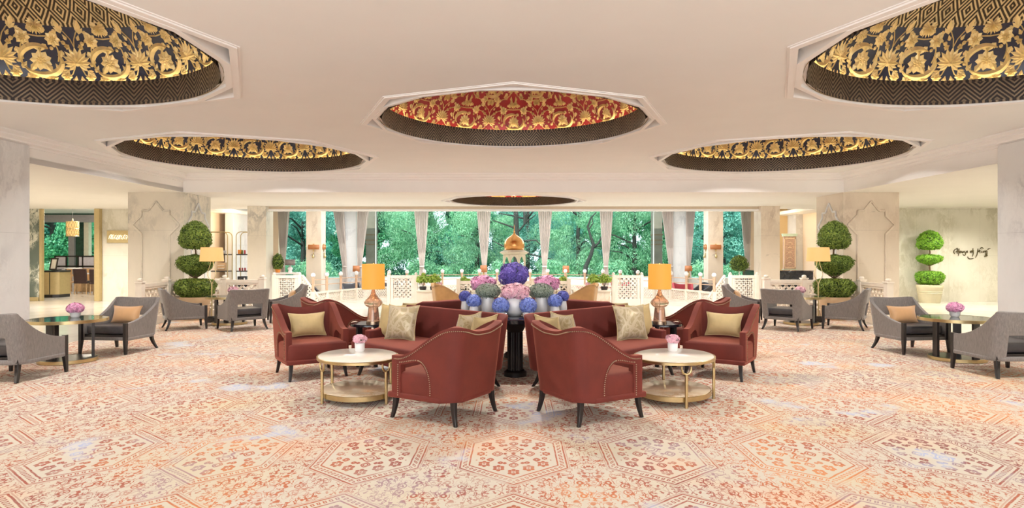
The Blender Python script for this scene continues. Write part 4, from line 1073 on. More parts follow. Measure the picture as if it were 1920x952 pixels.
def topiary(label, x, y, k=1, leafm='leaf', potm='terra', group='tiered topiaries beside the pillars', pot=(.31, .50), tiers=None, trunk=.022, n_=6500, lsz=.038):
    t = thing('tiered_topiary', label, 'potted topiary', (x, y, 0), 0, group)
    pr, ph_ = pot
    m = MB(); m.lathe([(0, 0), (pr*.78, 0), (pr*.82, .03), (pr*1.0, ph_*.82), (pr*1.04, ph_*.86), (pr*1.04, ph_), (pr*.95, ph_), (pr*.93, ph_*.9), (0, ph_*.9)], 40)
    m.obj('pot', M[potm], t, smooth=40)
    for h_ in (.52, .62): 
        m = MB(); m.lathe([(pr*(.82+.18*h_/.82)+.004, ph_*h_-.008), (pr*(.82+.18*h_/.82)+.010, ph_*h_), (pr*(.82+.18*h_/.82)+.004, ph_*h_+.008)], 40); m.obj('pot_band', M[potm], t, smooth=60)
    m = MB(); m.lathe([(0, ph_*.93), (pr*.94, ph_*.93)], 28); m.obj('soil', M['soil'], t)
    tr = MB(); ztop = tiers[-1][0]+.1
    tr.tube([(0.0, 0, ph_*.9), (.015, 0, ph_+.3), (-.01, 0, ph_+.7), (.01, 0, ztop-.2), (0, 0, ztop)], [trunk*1.3, trunk*1.1, trunk, trunk*.85, trunk*.7], 8)
    for z0, z1, r_, shp in tiers:
        if shp != 'box':
            for i in range(9):
                a = 2*PI*i/9+.3; tr.tube([(0, 0, z0-.02), (r_*.32*math.cos(a), r_*.32*math.sin(a), z0+.12*(z1-z0)), (r_*.62*math.cos(a), r_*.62*math.sin(a), z0+.42*(z1-z0))], [trunk*.5, trunk*.4, trunk*.2], 5)
    tr.obj('trunk', M['bark'], t, smooth=50)
    for z0, z1, r_, shp in tiers:
        h_ = z1-z0
        if shp == 'egg': P_ = [(r_*.20, z0+.03*h_), (r_*.75, z0+.05*h_), (r_*.97, z0+.18*h_), (r_, z0+.34*h_), (r_*.90, z0+.58*h_), (r_*.66, z0+.82*h_), (r_*.32, z0+.96*h_), (.01, z1)]
        elif shp == 'bowl': P_ = [(r_*.12, z0+.10*h_), (r_*.45, z0+.22*h_), (r_*.82, z0+.40*h_), (r_, z0+.60*h_), (r_*.99, z0+.78*h_), (r_*.84, z0+.93*h_), (.01, z1)]
        else: P_ = [(r_*.62, z0), (r_*.88, z0+.2*h_), (r_, z0+.5*h_), (r_*.97, z0+.8*h_), (r_*.75, z1-.03*h_), (.01, z1)]
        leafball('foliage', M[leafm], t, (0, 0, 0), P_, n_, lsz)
    return t
TI = [(.50, .88, .41, 'box'), (.92, 1.41, .37, 'bowl'), (1.56, 2.17, .325, 'egg')]
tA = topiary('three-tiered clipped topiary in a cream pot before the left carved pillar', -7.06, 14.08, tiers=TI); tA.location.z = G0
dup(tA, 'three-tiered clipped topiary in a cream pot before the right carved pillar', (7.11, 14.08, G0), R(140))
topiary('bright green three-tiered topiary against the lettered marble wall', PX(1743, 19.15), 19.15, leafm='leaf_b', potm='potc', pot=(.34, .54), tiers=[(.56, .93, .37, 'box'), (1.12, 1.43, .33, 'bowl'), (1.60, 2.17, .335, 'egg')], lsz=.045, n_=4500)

# ------------------------------------------------------------------ jali screens
def lattice(m, x0, x1, z0, z1, pitch, bw, th, y=0, top=None, fancy=False):
    # two sets of diagonal bars clipped to the opening; top(x) may slope
    T = top or (lambda x: z1)
    for sg in (-1, 1):
        c = -(x1-x0)-(z1-z0)
        while c < (x1-x0)+(z1-z0):
            # line: z = z0 + c + sg*(x-x0)
            pts = []
            n_ = 24 if top else 1
            xs = np.linspace(x0, x1, 49 if top else 2)
            # clip
            xa, xb = x0, x1
            if sg > 0: xa = max(xa, x0-c); xb = min(xb, x0+(z1-z0)-c)
            else: xb = min(xb, x0+c); xa = max(xa, x0+c-(z1-z0))
            if top and xb > xa:
                ok = [x for x in np.linspace(xa, xb, 40) if z0+c+sg*(x-x0) <= T(x)]
                if len(ok) < 2: c += pitch*2**.5; continue
                xa, xb = min(ok), max(ok)
            if xb-xa > .01: m.bar((xa, y, z0+c+sg*(xa-x0)), (xb, y, z0+c+sg*(xb-x0)), bw, th) if True else None
            c += pitch*2**.5
def boss_row(m, x0, x1, z0, z1, pitch, r, th):
    nx = max(1, int((x1-x0)/pitch)); nz = max(1, int((z1-z0)/pitch))
    for i in range(nx):
        for j in range(nz):
            m.box(x0+(i+.5)*(x1-x0)/nx, 0, z0+(j+.5)*(z1-z0)/nz, r*2, th, r*.5); m.box(x0+(i+.5)*(x1-x0)/nx, 0, z0+(j+.5)*(z1-z0)/nz, r*.5, th*.98, r*2)
def place(o, p0, p1, z=0):
    d = Vector(p1)-Vector(p0); o.location = (p0[0], p0[1], z); o.rotation_euler = (0, 0, math.atan2(d.y, d.x)); return d.length
def fence(label, pts, h=.90):
    t = thing('jali_fence', label, 'fence', (pts[0][0], pts[0][1], 0), 0, 'carved stone fences at the carpet edge')
    O = Vector(pts[0])
    for i, p in enumerate(pts):
        x, y = p[0]-O.x, p[1]-O.y; m = MB()
        m.box(x, y, h/2, .13, .13, h); m.box(x, y, h-.01, .16, .16, .03); m.lathe([(.03, h), (.05, h+.015), (.055, h+.04), (.04, h+.065), (.0, h+.075)], 12, (x, y, 0))
        m.obj('post', M['jali'], t, bevel=.006)
    for a, b_ in zip(pts[:-1], pts[1:]):
        m = MB(); L = (Vector(b_)-Vector(a)).length
        m.bb(.06, L-.06, -.05, .05, h-.12, h-.04); m.bb(.06, L-.06, -.04, .04, h-.16, h-.12); m.bb(.06, L-.06, -.05, .05, 0, .16); m.bb(.06, L-.06, -.03, .03, .48, .53)
        m.bb(.06, .12, -.035, .035, .16, h-.16); m.bb(L-.12, L-.06, -.035, .035, .16, h-.16)
        o = m.obj('rail_frame', M['jali'], t, bevel=.005); place(o, (a[0]-O.x, a[1]-O.y), (b_[0]-O.x, b_[1]-O.y))
        m = MB(); lattice(m, .12, L-.12, .16, .48, .085, .022, .04); lattice(m, .12, L-.12, .53, h-.16, .105, .026, .04); boss_row(m, .12, L-.12, .53, h-.16, .148, .038, .05)
        o = m.obj('lattice', M['jali'], t); place(o, (a[0]-O.x, a[1]-O.y), (b_[0]-O.x, b_[1]-O.y))
    return t
FP = [(-7.50, 12.75), (-7.62, 13.95), (-7.42, 14.60), (-6.78, 14.88), (-5.90, 14.90)]
fence('carved cream stone fence angling round the left tiered topiary', FP)
fence('carved cream stone fence angling round the right tiered topiary', [(.03-x, y) for x, y in FP])
def screen(label, x0, x1, Y, h=.86):
    t = thing('jali_screen', label, 'screen', (x0, Y, 0), 0, 'square carved stone screens by the sunken lounge')
    L = x1-x0; m = MB()
    for x in (0, L): m.box(x, 0, h/2+.01, .09, .10, h+.02); m.lathe([(.03, h+.02), (.045, h+.05), (.03, h+.08), (0, h+.09)], 10, (x, 0, 0))
    m.bb(0, L, -.04, .04, h-.08, h); m.bb(0, L, -.04, .04, 0, .20); m.bb(.04, .13, -.03, .03, .2, h-.08); m.bb(L-.13, L-.04, -.03, .03, .2, h-.08)
    m.obj('frame', M['jali'], t, bevel=.006)
    m = MB(); lattice(m, .13, L-.13, .20, h-.08, .085, .024, .035); boss_row(m, .13, L-.13, .20, h-.08, .12, .03, .04); m.obj('lattice', M['jali'], t)
    return t
screen('square carved stone screen just right of the left amber lamp', PX(729, 18), PX(780, 18), 18)
screen('square carved stone screen just left of the right amber lamp', PX(1150, 18), PX(1203, 18), 18)
screen('carved stone screen behind the leftmost mid-room grey chairs, next to the stair rail', PX(514, 18), PX(562, 18), 18)
screen('carved stone screen before the black piano, next to the stair rail', PX(1369, 18), PX(1419, 18), 18)
for sg, sd in ((-1, 'left'), (1, 'right')):
    t = thing('stair_rail', f'sloping carved stone rail descending at the {sd} end of the curved balustrade', 'railing', (sg*6.0, 18.03, 0), 0, 'sloping stair rails')
    L = .50; T = lambda x: .84-1.35*x
    m = MB(); m.bar((0, 0, .86), (L, 0, .20), .05, .06); m.bb(0, L, -.03, .03, 0, .10); m.obj('frame', M['jali'], t, bevel=.004).rotation_euler = (0, 0, R(42) if sg < 0 else R(138))
    m = MB(); lattice(m, 0, L, .10, .84, .075, .022, .03, top=T); m.obj('lattice', M['jali'], t).rotation_euler = (0, 0, R(42) if sg < 0 else R(138))

# curved balustrade with globes
t = thing('curved_balustrade', 'long curved carved balustrade with brass rails and white globe posts around the sunken lounge', 'railing', (0, 18.2, 0))
for (x, y) in gl:
    m = MB(); m.box(x, y-18.2, .19, .10, .10, .38); po = m.obj('post', M['jali'], t)
    m = MB(); m.tube([(x, y-18.2, .38), (x, y-18.2, .78)], .038, 10); m.lathe([(.05, .76), (.05, .79), (.03, .80)], 12, (x, y-18.2, 0)); m.obj('newel', M['newel'], po, smooth=40)
    m = MB(); m.ball((x, y-18.2, .855), .068, 16, 10); m.obj('globe', M['white'], po, smooth=80)
for a, b_ in zip(gl[:-1], gl[1:]):
    L = (Vector(b_)-Vector(a)).length; A = (a[0], a[1]-18.2); B = (b_[0], b_[1]-18.2)
    m = MB(); lattice(m, .05, L-.05, .05, .32, .07, .020, .03); o = m.obj('lattice_panel', M['jali'], t); place(o, A, B)
    m = MB(); m.bb(0, L, -.035, .035, .32, .37); m.bb(0, L, -.04, .04, 0, .05); o = m.obj('stone_rail', M['jali'], t); place(o, A, B)
    m = MB(); m.tube([(0, 0, .57), (L, 0, .57)], .014, 6); m.tube([(0, 0, .72), (L, 0, .72)], .014, 6); o = m.obj('brass_rail', M['newel'], t, smooth=60); place(o, A, B)

# marble planters with potted greenery, low screen, pavilion
for sg, sd in ((-1, 'left'), (1, 'right')):
    t = thing('marble_planter', f'beige marble planter block under the black-potted greens on the {sd}', 'planter', (sg*2.2, 18.1, 0), 0, 'beige marble planter blocks')
    m = MB(); m.box(0, 0, .20, 1.02, .6, .40); m.obj('body', M['planter'], t, bevel=.006); m = MB(); m.box(0, 0, .425, 1.05, .66, .05); m.obj('top_slab', M['planter'], t, bevel=.008)
    m = MB()
t = thing('low_screen', 'low carved screen with beige rail behind the golden tan armchairs', 'screen', (0, 18.2, 0))
m = MB(); m.bb(-1.60, 1.60, -.05, .05, .60, .69); m.bb(-1.60, 1.60, -.05, .05, 0, .30)
for x in (-1.58, -.55, .55, 1.58): m.box(x, 0, .38, .11, .12, .76)
m.obj('frame', M['planter'], t, bevel=.006)
m = MB(); lattice(m, -1.52, 1.52, .30, .60, .105, .03, .04); boss_row(m, -1.52, 1.52, .30, .60, .148, .04, .05); m.obj('lattice', M['planter'], t)
t = thing('plinth', 'beige marble plinth under the little domed pavilion', 'plinth', (0, 19.2, 0)); m = MB(); m.box(0, 0.03, .22, 1.2, .70, .44); m.obj('body', M['planter'], t, bevel=.01); m = MB(); m.box(0, 0.03, .46, 1.24, .74, .05); m.obj('cap', M['planter'], t, bevel=.01)
t = thing('domed_pavilion', 'small cream pavilion with arches and copper-gold onion dome behind the flowers', 'pavilion', (.02, 19.2, .486), R(22.5))
m = MB(); m.lathe([(0, 0), (.39, 0), (.39, .06), (.38, .08), (0, .08)], 8); m.obj('base', M['pav'], t)
m = MB(); z0 = 1.05-.486-.15; Rr_ = .34
for i in range(8):
    a = 2*PI*i/8; m.box(Rr_*math.cos(a), Rr_*math.sin(a), .50, .045, .045, .86, rz=a)
m.obj('columns', M['pav'], t, bevel=.006)
m = MB()
for i in range(8):        # pointed arches between the columns
    a0, a1 = 2*PI*i/8, 2*PI*(i+1)/8; P0 = Vector((Rr_*math.cos(a0), Rr_*math.sin(a0))); P1 = Vector((Rr_*math.cos(a1), Rr_*math.sin(a1))); nrm_ = ((P0+P1)/2).normalized()
    k = 12; vs = []
    for j in range(k+1):
        u = j/k; p = P0.lerp(P1, u); w_ = abs(u-.5)*2; za = .905-.30*w_**2.2
        for off in (.018, -.018): q = p+nrm_*off; vs += [(q.x, q.y, za), (q.x, q.y, .955)]
    fs = [f for j in range(k) for f in ((j*4, j*4+4, j*4+5, j*4+1), (j*4+2, j*4+3, j*4+7, j*4+6), (j*4, j*4+2, j*4+6, j*4+4))]
    m.add(vs, fs)
m.obj('arches', M['pav'], t)
m = MB(); m.lathe([(.33, .955), (.37, .96), (.40, .98), (.47, 1.02), (.47, 1.04), (.38, 1.07), (.34, 1.10), (.0, 1.10)], 8); m.obj('cornice', M['pav'], t)
m = MB(); m.lathe([(.29, 1.10), (.30, 1.12), (.29, 1.14), (.305, 1.17), (.315, 1.24), (.30, 1.33), (.25, 1.42), (.17, 1.49), (.09, 1.54), (.04, 1.58), (.022, 1.63), (.03, 1.65), (.012, 1.68), (.006, 1.86), (0, 1.87)], 40); m.obj('dome', M['pavgold'], t, smooth=50)
def leafcloud(name, mat, parent, blobs, n_, size, asp=.35, droop=0.0):
    Cs, Ns = [], []
    per = max(1, n_//len(blobs))
    for (x, y, z, r_) in blobs:
        d = rng.normal(size=(per, 3)); d /= np.linalg.norm(d, axis=1)[:, None]
        Cs.append(np.array([x, y, z])+d*r_*(.75+.35*rng.random((per, 1)))*np.array([1, 1, .85])); Ns.append(d)
    C = np.concatenate(Cs); nrm = np.concatenate(Ns)+rng.normal(0, .6, C.shape); nrm /= np.linalg.norm(nrm, axis=1)[:, None]
    t = rng.normal(size=C.shape); t[:, 2] -= droop*2.5; t -= nrm*(t*nrm).sum(1)[:, None]; t /= np.linalg.norm(t, axis=1)[:, None]; b_ = np.cross(nrm, t)
    s = size*(.6+.8*rng.random((len(C), 1)))
    Vv = np.stack([C-t*s*.5, C+b_*s*asp*.5, C+t*s*.5, C-b_*s*asp*.5], 1).reshape(-1, 3)
    return npobj(name, Vv, np.arange(len(C)*4).reshape(-1, 4), mat, parent)
def potplant(label, x, y, z, r_=.17, h_=.28, group='leafy plants in black pots on the planters', potm='black', n_=420):
    t = thing('potted_plant', label, 'potted plant', (x, y, z), 0, group)
    m = MB(); m.lathe([(0, 0), (.085, 0), (.10, .05), (.10, .10), (.09, .10), (0, .09)], 16); m.obj('pot', M[potm], t, smooth=40)
    m = MB()
    for i in range(5): a = i*1.3; m.tube([(0, 0, .08), (.04*math.cos(a), .04*math.sin(a), .18), (.12*math.cos(a), .12*math.sin(a), .26)], .006, 5)
    m.obj('stems', M['bark'], t)
    bl = [(r_*.6*math.cos(a), r_*.6*math.sin(a), .14+h_*.55, r_*.62) for a in (0, 1.3, 2.6, 3.9, 5.2)]+[(0, 0, .16+h_*.75, r_*.6)]
    leafcloud('leaves', M['leaf_p'], t, bl, n_, .085, .5, .2)
    return t
for sg, sd in ((-1, 'left'), (1, 'right')):
    potplant(f'leafy green plant in a black pot on the {sd} marble planter, outer one', sg*PX(963+170, 17.95), 17.95, .45)
    potplant(f'leafy green plant in a black pot on the {sd} marble planter, inner one', sg*PX(963+150, 17.95), 17.95, .45)
    vase_thing(f'small coral posy in a white pot on the {sd} marble planter', sg*PX(963+139, 18), 18, .45, [(0, 0), (.05, 0), (.055, .12), (.05, .12), (0, .03)], M['white'], M['f_pale'], (0, 0, .16), .065, .05, 120, .02, 0, 'coral posies on the planters')
    potplant(f'low green plant behind the low carved screen on the {sd}', sg*1.46, 18.62, .416, .16, .2, 'low greens behind the low screen', n_=300)
    potplant(f'trailing green plant behind the low carved screen, nearer the pavilion, {sd} side', sg*.98, 18.62, .416, .14, .18, 'low greens behind the low screen', n_=300)
m = MB(); m.box(0, 18.62, .21, 3.3, .42, .41); tag(m.obj('planter_shelf', M['planter'], bevel=.01), 'marble ledge behind the low carved screen carrying small greens', 'planter')

# ------------------------------------------------------------------ curtains
def curtain(label, px_top, px_tie, Y=26.5, wt=.60, wtie=.17, ztie=.95, group='tied-back sheer curtains at the garden windows', side=0):
    xt, xm = PX(px_top, Y), PX(px_tie, Y)
    t = thing('curtain', label, 'curtain', (xm, Y, 0), 0, group)
    nu, nv = 56, 40; vs = []
    for j in range(nv+1):
        z = SUNK+.03+(3.40-SUNK)*j/nv
        if z > ztie: f = ((z-ztie)/(3.4-ztie)); w = wtie+(wt-wtie)*f**.85; cx_ = (xt-xm)*f**1.1
        else: f = (ztie-z)/(ztie-SUNK); w = wtie+.16*f**.7; cx_ = 0
        for i in range(nu+1):
            u = i/nu-.5; vs.append((cx_+u*w, (.055-.03*(w < .3))*math.sin(u*2*PI*7)+.01*math.sin(z*3+u*9), z))
    m = MB(); m.add(vs, [(j*(nu+1)+i, j*(nu+1)+i+1, (j+1)*(nu+1)+i+1, (j+1)*(nu+1)+i) for j in range(nv) for i in range(nu)]); m.obj('drape', M['curtain'], t, smooth=80, solid=.004)
    m = MB(); m.lathe([(wtie*.5+.015, ztie-.03), (wtie*.5+.02, ztie), (wtie*.5+.015, ztie+.03)], 20, sy=.6); m.obj('tie_band', M['curtain'], t, smooth=60, solid=.006)
cs = [(532, 530, .50, 'leftmost sheer curtain at the left end of the garden windows'), (634, 646, .46, 'sheer curtain left of the white pier between lounge pillar and main window'),
      (681, 674, .50, 'sheer curtain right of the white pier, at the left edge of the main window'), (790, 791, .62, 'sheer curtain gathered above the left carved screen'),
      (907, 908, .60, 'sheer curtain just left of the domed pavilion'), (1022, 1021, .60, 'sheer curtain just right of the domed pavilion'),
      (1137, 1136, .58, 'sheer curtain gathered above the right carved screen'), (1251, 1258, .50, 'sheer curtain at the right edge of the main window, beside the white pier'),
      (1295, 1291, .40, 'sheer curtain right of the right white pier'), (1398, 1402, .46, 'rightmost sheer curtain at the right end of the garden windows')]
for a, b_, w, l in cs: curtain(l, a, b_, wt=w)

# ------------------------------------------------------------------ lounge beyond the balustrade
def small_lamp(px, py0, py1, Y, w, label, shade='shade3', group='small lamps in the window lounge', stand=True):
    z1, z0 = PZ(py0, Y), PZ(py1, Y)
    t = thing('lounge_lamp', label, 'lamp', (PX(px, Y), Y, 0), 0, group)
    m = MB(); m.lathe([(w*.5, z0), (w*.46, z1)], 28); m.obj('lamp_shade', M[shade], t, smooth=50, solid=.006)
    m = MB(); m.lathe([(.08, SUNK), (.08, SUNK+.02), (.015, SUNK+.04), (.012, z0-.28), (.05, z0-.22), (.06, z0-.12), (.02, z0), (.012, z1)], 16); m.obj('stand', M['brass'], t, smooth=50)
small_lamp(907, 497, 510, 24.6, .28, 'small amber-shaded lamp just below the curtain left of the pavilion')
small_lamp(1061, 498, 511, 24.6, .27, 'small amber-shaded lamp right of the pavilion')
small_lamp(668, 498, 509, 24.6, .28, 'small amber-shaded lamp left of the left drum lamp')
small_lamp(1291, 498, 508, 24.6, .29, 'small amber-shaded lamp right of the right drum lamp')
gm_ = {M['red'].name: M['greyfab']}; rm_ = {M['red'].name: M['redfab']}
lg = [(-7.4, 22.9, -30, gm_, 'slate armchair in the window lounge, leftmost'), (-6.1, 23.9, -60, gm_, 'slate armchair in the window lounge beside the small lamp, left'), (-4.9, 24.6, -90, gm_, 'slate armchair in the window lounge behind the left amber lamp'),
      (4.2, 24.7, -90, rm_, 'crimson armchair in the window lounge behind the right carved screen'), (6.3, 23.6, -100, rm_, 'crimson armchair in the window lounge right of the right drum lamp'), (7.2, 24.2, 200, gm_, 'slate armchair in the window lounge, right of the crimson one')]
for x, y, a, mm, l in lg: dup(chair0, l, (x, y, SUNK), at_angle(a), 'armchairs in the window lounge', mm)
t = thing('window_bench', 'long low cream bench running under the garden windows', 'bench', (0, 26.15, SUNK)); m = MB(); m.box(0, 0, .25, 12.4, .5, .50); m.obj('body', M['whitep'], t, bevel=.01)
m = MB(); m.box(3.9, 0, .54, 2.6, .44, .08); m.obj('seat_cushion', M['redfab'], t, bevel=.02); m = MB(); m.box(-4.6, 0, .54, 2.0, .44, .08); m.obj('seat_cushion', M['greyfab'], t, bevel=.02)
def console(x, y, w, label):
    t = thing('console_table', label, 'table', (x, y, 0)); m = MB(); m.box(0, 0, .88, w, .4, .05); m.obj('table_top', M['whitep'], t, bevel=.006)
    for i in (-1, 1):
        m = MB(); m.box(i*(w/2-.06), 0, .43, .06, .34, .86); m.obj('leg', M['whitep'], t)
console(PX(537, 19.4), 19.4, .72, 'white console table behind the left stair rail, holding a grey lamp')
t = thing('table_lamp', 'grey-shaded table lamp with white base on the console left of the windows', 'table lamp', (PX(544, 19.3), 19.3, .905))
m = MB(); m.lathe([(.15, .22), (.145, .40)], 28); m.obj('lamp_shade', M['greysh'], t, smooth=50, solid=.006); m = MB(); m.lathe([(0, 0), (.07, 0), (.05, .06), (.08, .12), (.02, .2), (.015, .3)], 20); m.obj('base', M['white'], t, smooth=60)
t = thing('ball_topiary', 'small clipped topiary in orange pot on the console left of the windows', 'potted plant', (PX(521, 19.3), 19.3, .905))
m = MB(); m.lathe([(0, 0), (.06, 0), (.08, .10), (0, .09)], 20); m.obj('pot', M['orangeb'], t, smooth=50)
leafball('foliage', M['leaf'], t, (0, 0, 0), [(.03, .10), (.11, .13), (.17, .26), (.16, .40), (.09, .52), (.01, .57)], 900, .045)
t = thing('ball_topiary', 'round olive-green standard tree in front of the right lounge window', 'potted plant', (PX(1386, 20), 20, 0))
m = MB(); m.lathe([(0, 0), (.16, 0), (.20, .42), (.17, .42), (0, .40)], 20); m.obj('pot', M['white'], t, smooth=50)
m = MB(); m.tube([(0, 0, .4), (0, 0, 1.1)], .018, 8); m.obj('trunk', M['whitep'], t)
leafball('foliage', M['leaf'], t, (0, 0, 0), [(.04, .94), (.18, .97), (.28, 1.08), (.27, 1.22), (.17, 1.36), (.01, 1.42)], 1400, .05)

# right bay: grand piano, framed carved panel
t = thing('grand_piano', 'black glossy grand piano behind the right carved fence', 'piano', (PX(1455, 21.2), 21.2, 0))
m = MB(); pl = [(-.92, -.70), (.92, -.70), (.90, .0), (.70, .55), (.30, .70), (-.2, .62), (-.92, .55)]
m.prism(pl, .60, .90); m.obj('case', M['blackgl'], t, bevel=.015); m = MB(); m.prism([(x*1.01, y*1.01) for x, y in pl], .903, .93); m.obj('lid', M['blackgl'], t, bevel=.006)
for x, y in ((-.8, -.5), (.8, -.5), (0, .5)): m = MB(); m.bar((x, y, .6), (x, y, 0), .10, None, .06); m.obj('leg', M['blackgl'], t)
m = MB(); m.box(0, -.60, .45, 1.7, .06, .5); m.obj('front_panel', M['blackgl'], t)
t = thing('carved_panel', 'tall pink carved stone panel with pale green caps hanging on the amber wall', 'wall art', (PX(1480, 22.6), 22.6, .86))
m = MB(); m.box(0, 0, .64, .44, .06, 1.28); m.obj('panel', M['pinkst'], t, bevel=.006)
m = MB()
for x in (-.19, .19): m.box(x, -.035, .64, .035, .03, 1.08)
for z in (.12, 1.16): m.box(0, -.035, z, .41, .03, .035)
for z in (.30, .48, .66, .84, 1.0): m.lathe([(.0, .02), (.05, .01), (.075, 0), (.05, -.01)], 8, (0, -.04, z), 1, .2); m.tube([(-.09, -.04, z-.05), (0, -.045, z+.04), (.09, -.04, z-.05)], .008, 5)
m.obj('relief', M['peach'], t)
for z in (.04, 1.27): m = MB(); m.box(0, -.01, z, .50, .12, .07); m.box(0, -.01, z+(.045 if z > 1 else -.03), .54, .14, .03); m.obj('cap', M['jade'], t, bevel=.006)
wall('wall_right_pier', PX(1492.5, 22.6), PX(1507, 22.6), 22.6, 23.3, 0, 3.5, M['pillar_w']); wall('wall_right_reveal', PX(1507, 22.9), PX(1521, 22.9), 22.9, 23.3, 0, 3.5, M['peach'])
wall('wall_left_pier', PX(422, 22.0), PX(437, 22.0), 22.0, 23.3, 0, 3.5, M['pillar_w']); wall('wall_left_amber', PX(392, 22.6), PX(411, 22.6), 22.6, 23.3, 0, 3.5, M['goldwall'])
light('POINT', 'bay_lamp', (9.0, 21.8, 2.6), 32, (1, .74, .42), shadow_soft_size=.1); light('POINT', 'bay_lamp', (-9.2, 21.4, 2.6), 45, (1, .78, .52), shadow_soft_size=.1)
# shop shelves
def arch_shelf(x0, x1, Y, label):
    t = thing('arched_shelf', label, 'shelf', ((x0+x1)/2, Y, 0), 0, 'arched brass shop shelves'); w = x1-x0; zt = PZ(435, Y); r_ = .14
    for dy in (-.17, .17):
        m = MB(); pts = [(-w/2, dy, 0), (-w/2, dy, zt-r_)]+[(-w/2+r_-r_*math.cos(a), dy, zt-r_+r_*math.sin(a)) for a in (R(20), R(45), R(70), R(90))]+[(w/2-r_+r_*math.cos(a), dy, zt-r_+r_*math.sin(a)) for a in (R(90), R(70), R(45), R(20))]+[(w/2, dy, zt-r_), (w/2, dy, 0)]
        m.tube(pts, .014, 6); m.obj('brass_frame', M['brass2'], t, smooth=60)
    for z in (PZ(476, Y), PZ(507, Y), .30): m = MB(); m.box(0, 0, z-.02, w-.02, .36, .035); m.obj('shelf', M['black'], t, bevel=.003)
    return t
YS = 20.6
arch_shelf(PX(380, YS), PX(431, YS), YS, 'arched brass shelf in the shop bay, left one beside the floor lamp')
arch_shelf(PX(447, YS), PX(474, YS), YS, 'arched brass shelf in the shop bay, right one with small jars')
zS1, zS2 = PZ(476, YS)-.001, PZ(507, YS)-.001
def jar(px, z, w, h, mat, label, group='packages and jars on the shop shelves', lid=True, Y=None):
    t = thing('shop_jar', label, 'jar', (PX(px, YS), YS-.06, z), 0, group)
    m = MB(); m.lathe([(0, 0), (w/2, 0), (w/2, h*.85), (w*.4, h*.9), (0, h*.9)], 14); m.obj('jar', mat, t, smooth=40)
    if lid: m = MB(); m.lathe([(w*.42, h*.9), (w*.42, h), (0, h)], 14); m.obj('lid', M['white'], t, smooth=40)
m = MB(); m.box(PX(451, YS), YS-.05, zS1+.07, .10, .1, .14); tag(m.obj('gift_box', M['orangeb'], bevel=.003), 'orange gift box on the upper shelf of the shop bay', 'box')
jar(456, zS1, .055, .14, M['leaf_p'] if False else M['jar'], 'dark green jar on the upper shop shelf beside the orange box'); jar(460.5, zS1, .055, .14, M['redfab'], 'maroon jar on the upper shop shelf')
for i, px in enumerate((451, 456, 461)): jar(px, zS2, .05, .10, M['redfab'], ('small red-topped jar on the lower shop shelf, nearest the white pier', 'small red-topped jar on the lower shop shelf, middle one', 'small red-topped jar on the lower shop shelf, nearest the marble pillar')[i], lid=True)
t = thing('coffee_machine', 'black espresso machine under the right shop shelf', 'machine', (PX(453, 20.5), 20.55, .34))
m = MB(); m.box(0, 0, .10, .30, .24, .20); m.box(0, .05, .34, .28, .2, .14); m.obj('body', M['blackgl'], t, bevel=.02); m = MB(); m.tube([(-.08, -.12, .28), (-.02, -.15, .18), (.06, -.12, .30)], .012, 6); m.box(.12, -.12, .3, .03, .03, .12); m.obj('steam_pipe', M['white'], t)
t = thing('display_cabinet', 'wooden display case of small goods on the left shop shelf', 'box', (PX(415, YS), YS, zS2))
m = MB(); m.box(0, .05, .13, .26, .12, .26); m.obj('case', M['wood'], t, bevel=.004); m = MB(); m.box(0, -.02, .07, .2, .05, .02); m.box(0, -.02, .17, .2, .05, .02); m.obj('shelf', M['paper'], t)
t = thing('stacked_bowls', 'white bowls stacked on the left shop shelf beside the lamp shade', 'bowl', (PX(421.5, YS), YS-.04, zS1))
for k in range(3): m = MB(); m.lathe([(0, .0), (.03, .0), (.065, .05), (.06, .05), (.025, .008)], 18, (0, 0, k*.03)); m.obj('bowl', M['white'], t, smooth=60)
m = MB(); m.box(PX(414, YS), YS-.03, .5, .26, .2, .36); tag(m.obj('menu_box', M['paper'], bevel=.004), 'pale framed box on the bottom left shop shelf behind the fence', 'box')

# ------------------------------------------------------------------ restaurant seen through the gold doorway
m = MB(); m.bb(-24, -10.5, 20.1, 28, 3.15, 3.3); struct(m.obj('ceiling', M['whitep']))
m = MB(); m.bb(-24, -11, 26.4, 26.7, 2.80, 3.15); struct(m.obj('trim_window_beam', M['steel']))
m = MB(); m.bb(-24, -11, 26.2, 26.3, 3.09, 3.15); struct(m.obj('trim_green_band', M['dgreen']))
for a, b_, mt, nm in ((128, 139, 'steel', 'trim_grey_post'), (142, 156, 'dgreen', 'trim_green_post'), (157, 166, 'pav', 'trim_cream_post')): wall(nm, PX(a, 26.8), PX(b_, 26.8), 26.8, 27, 0, 3.15, M[mt])
m = MB(); m.bb(-24, -11, 27.0, 27.01, .1, 3.15); struct(m.obj('window_3', M['glass']))
wall('wall_restaurant_side', -24.2, -24, 20, 28, 0, 3.3, M['peach']); wall('wall_restaurant_side', -10.7, -10.55, 20.1, 28, 0, 3.3, M['peach'])
wall('wall_restaurant_front', -24, -15.6, 19.9, 20.1, 0, 3.3, M['peach'])
t = thing('pendant_lamp', 'glowing cylindrical pendant lamp hanging in the gold doorway', 'pendant lamp', (PX(136, 22), 22, 0))
zc = PZ(429, 22); m = MB(); m.lathe([(.178, zc-.25), (.178, zc+.25)], 28); m.obj('lamp_shade', M['pend'], t); m = MB()
for i in range(14):
    a = 2*PI*i/14
    for q in (-1, 1): m.tube([(.185*math.cos(a+q*f), .185*math.sin(a+q*f), zc-.25+.5*f/.9) for f in (0, .225, .45, .675, .9)], .007, 5)
m.obj('lattice', M['brass2'], t)
m = MB()
for z in (-.25, 0, .25): m.lathe([(.19, zc+z-.01), (.20, zc+z), (.19, zc+z+.01)], 28)
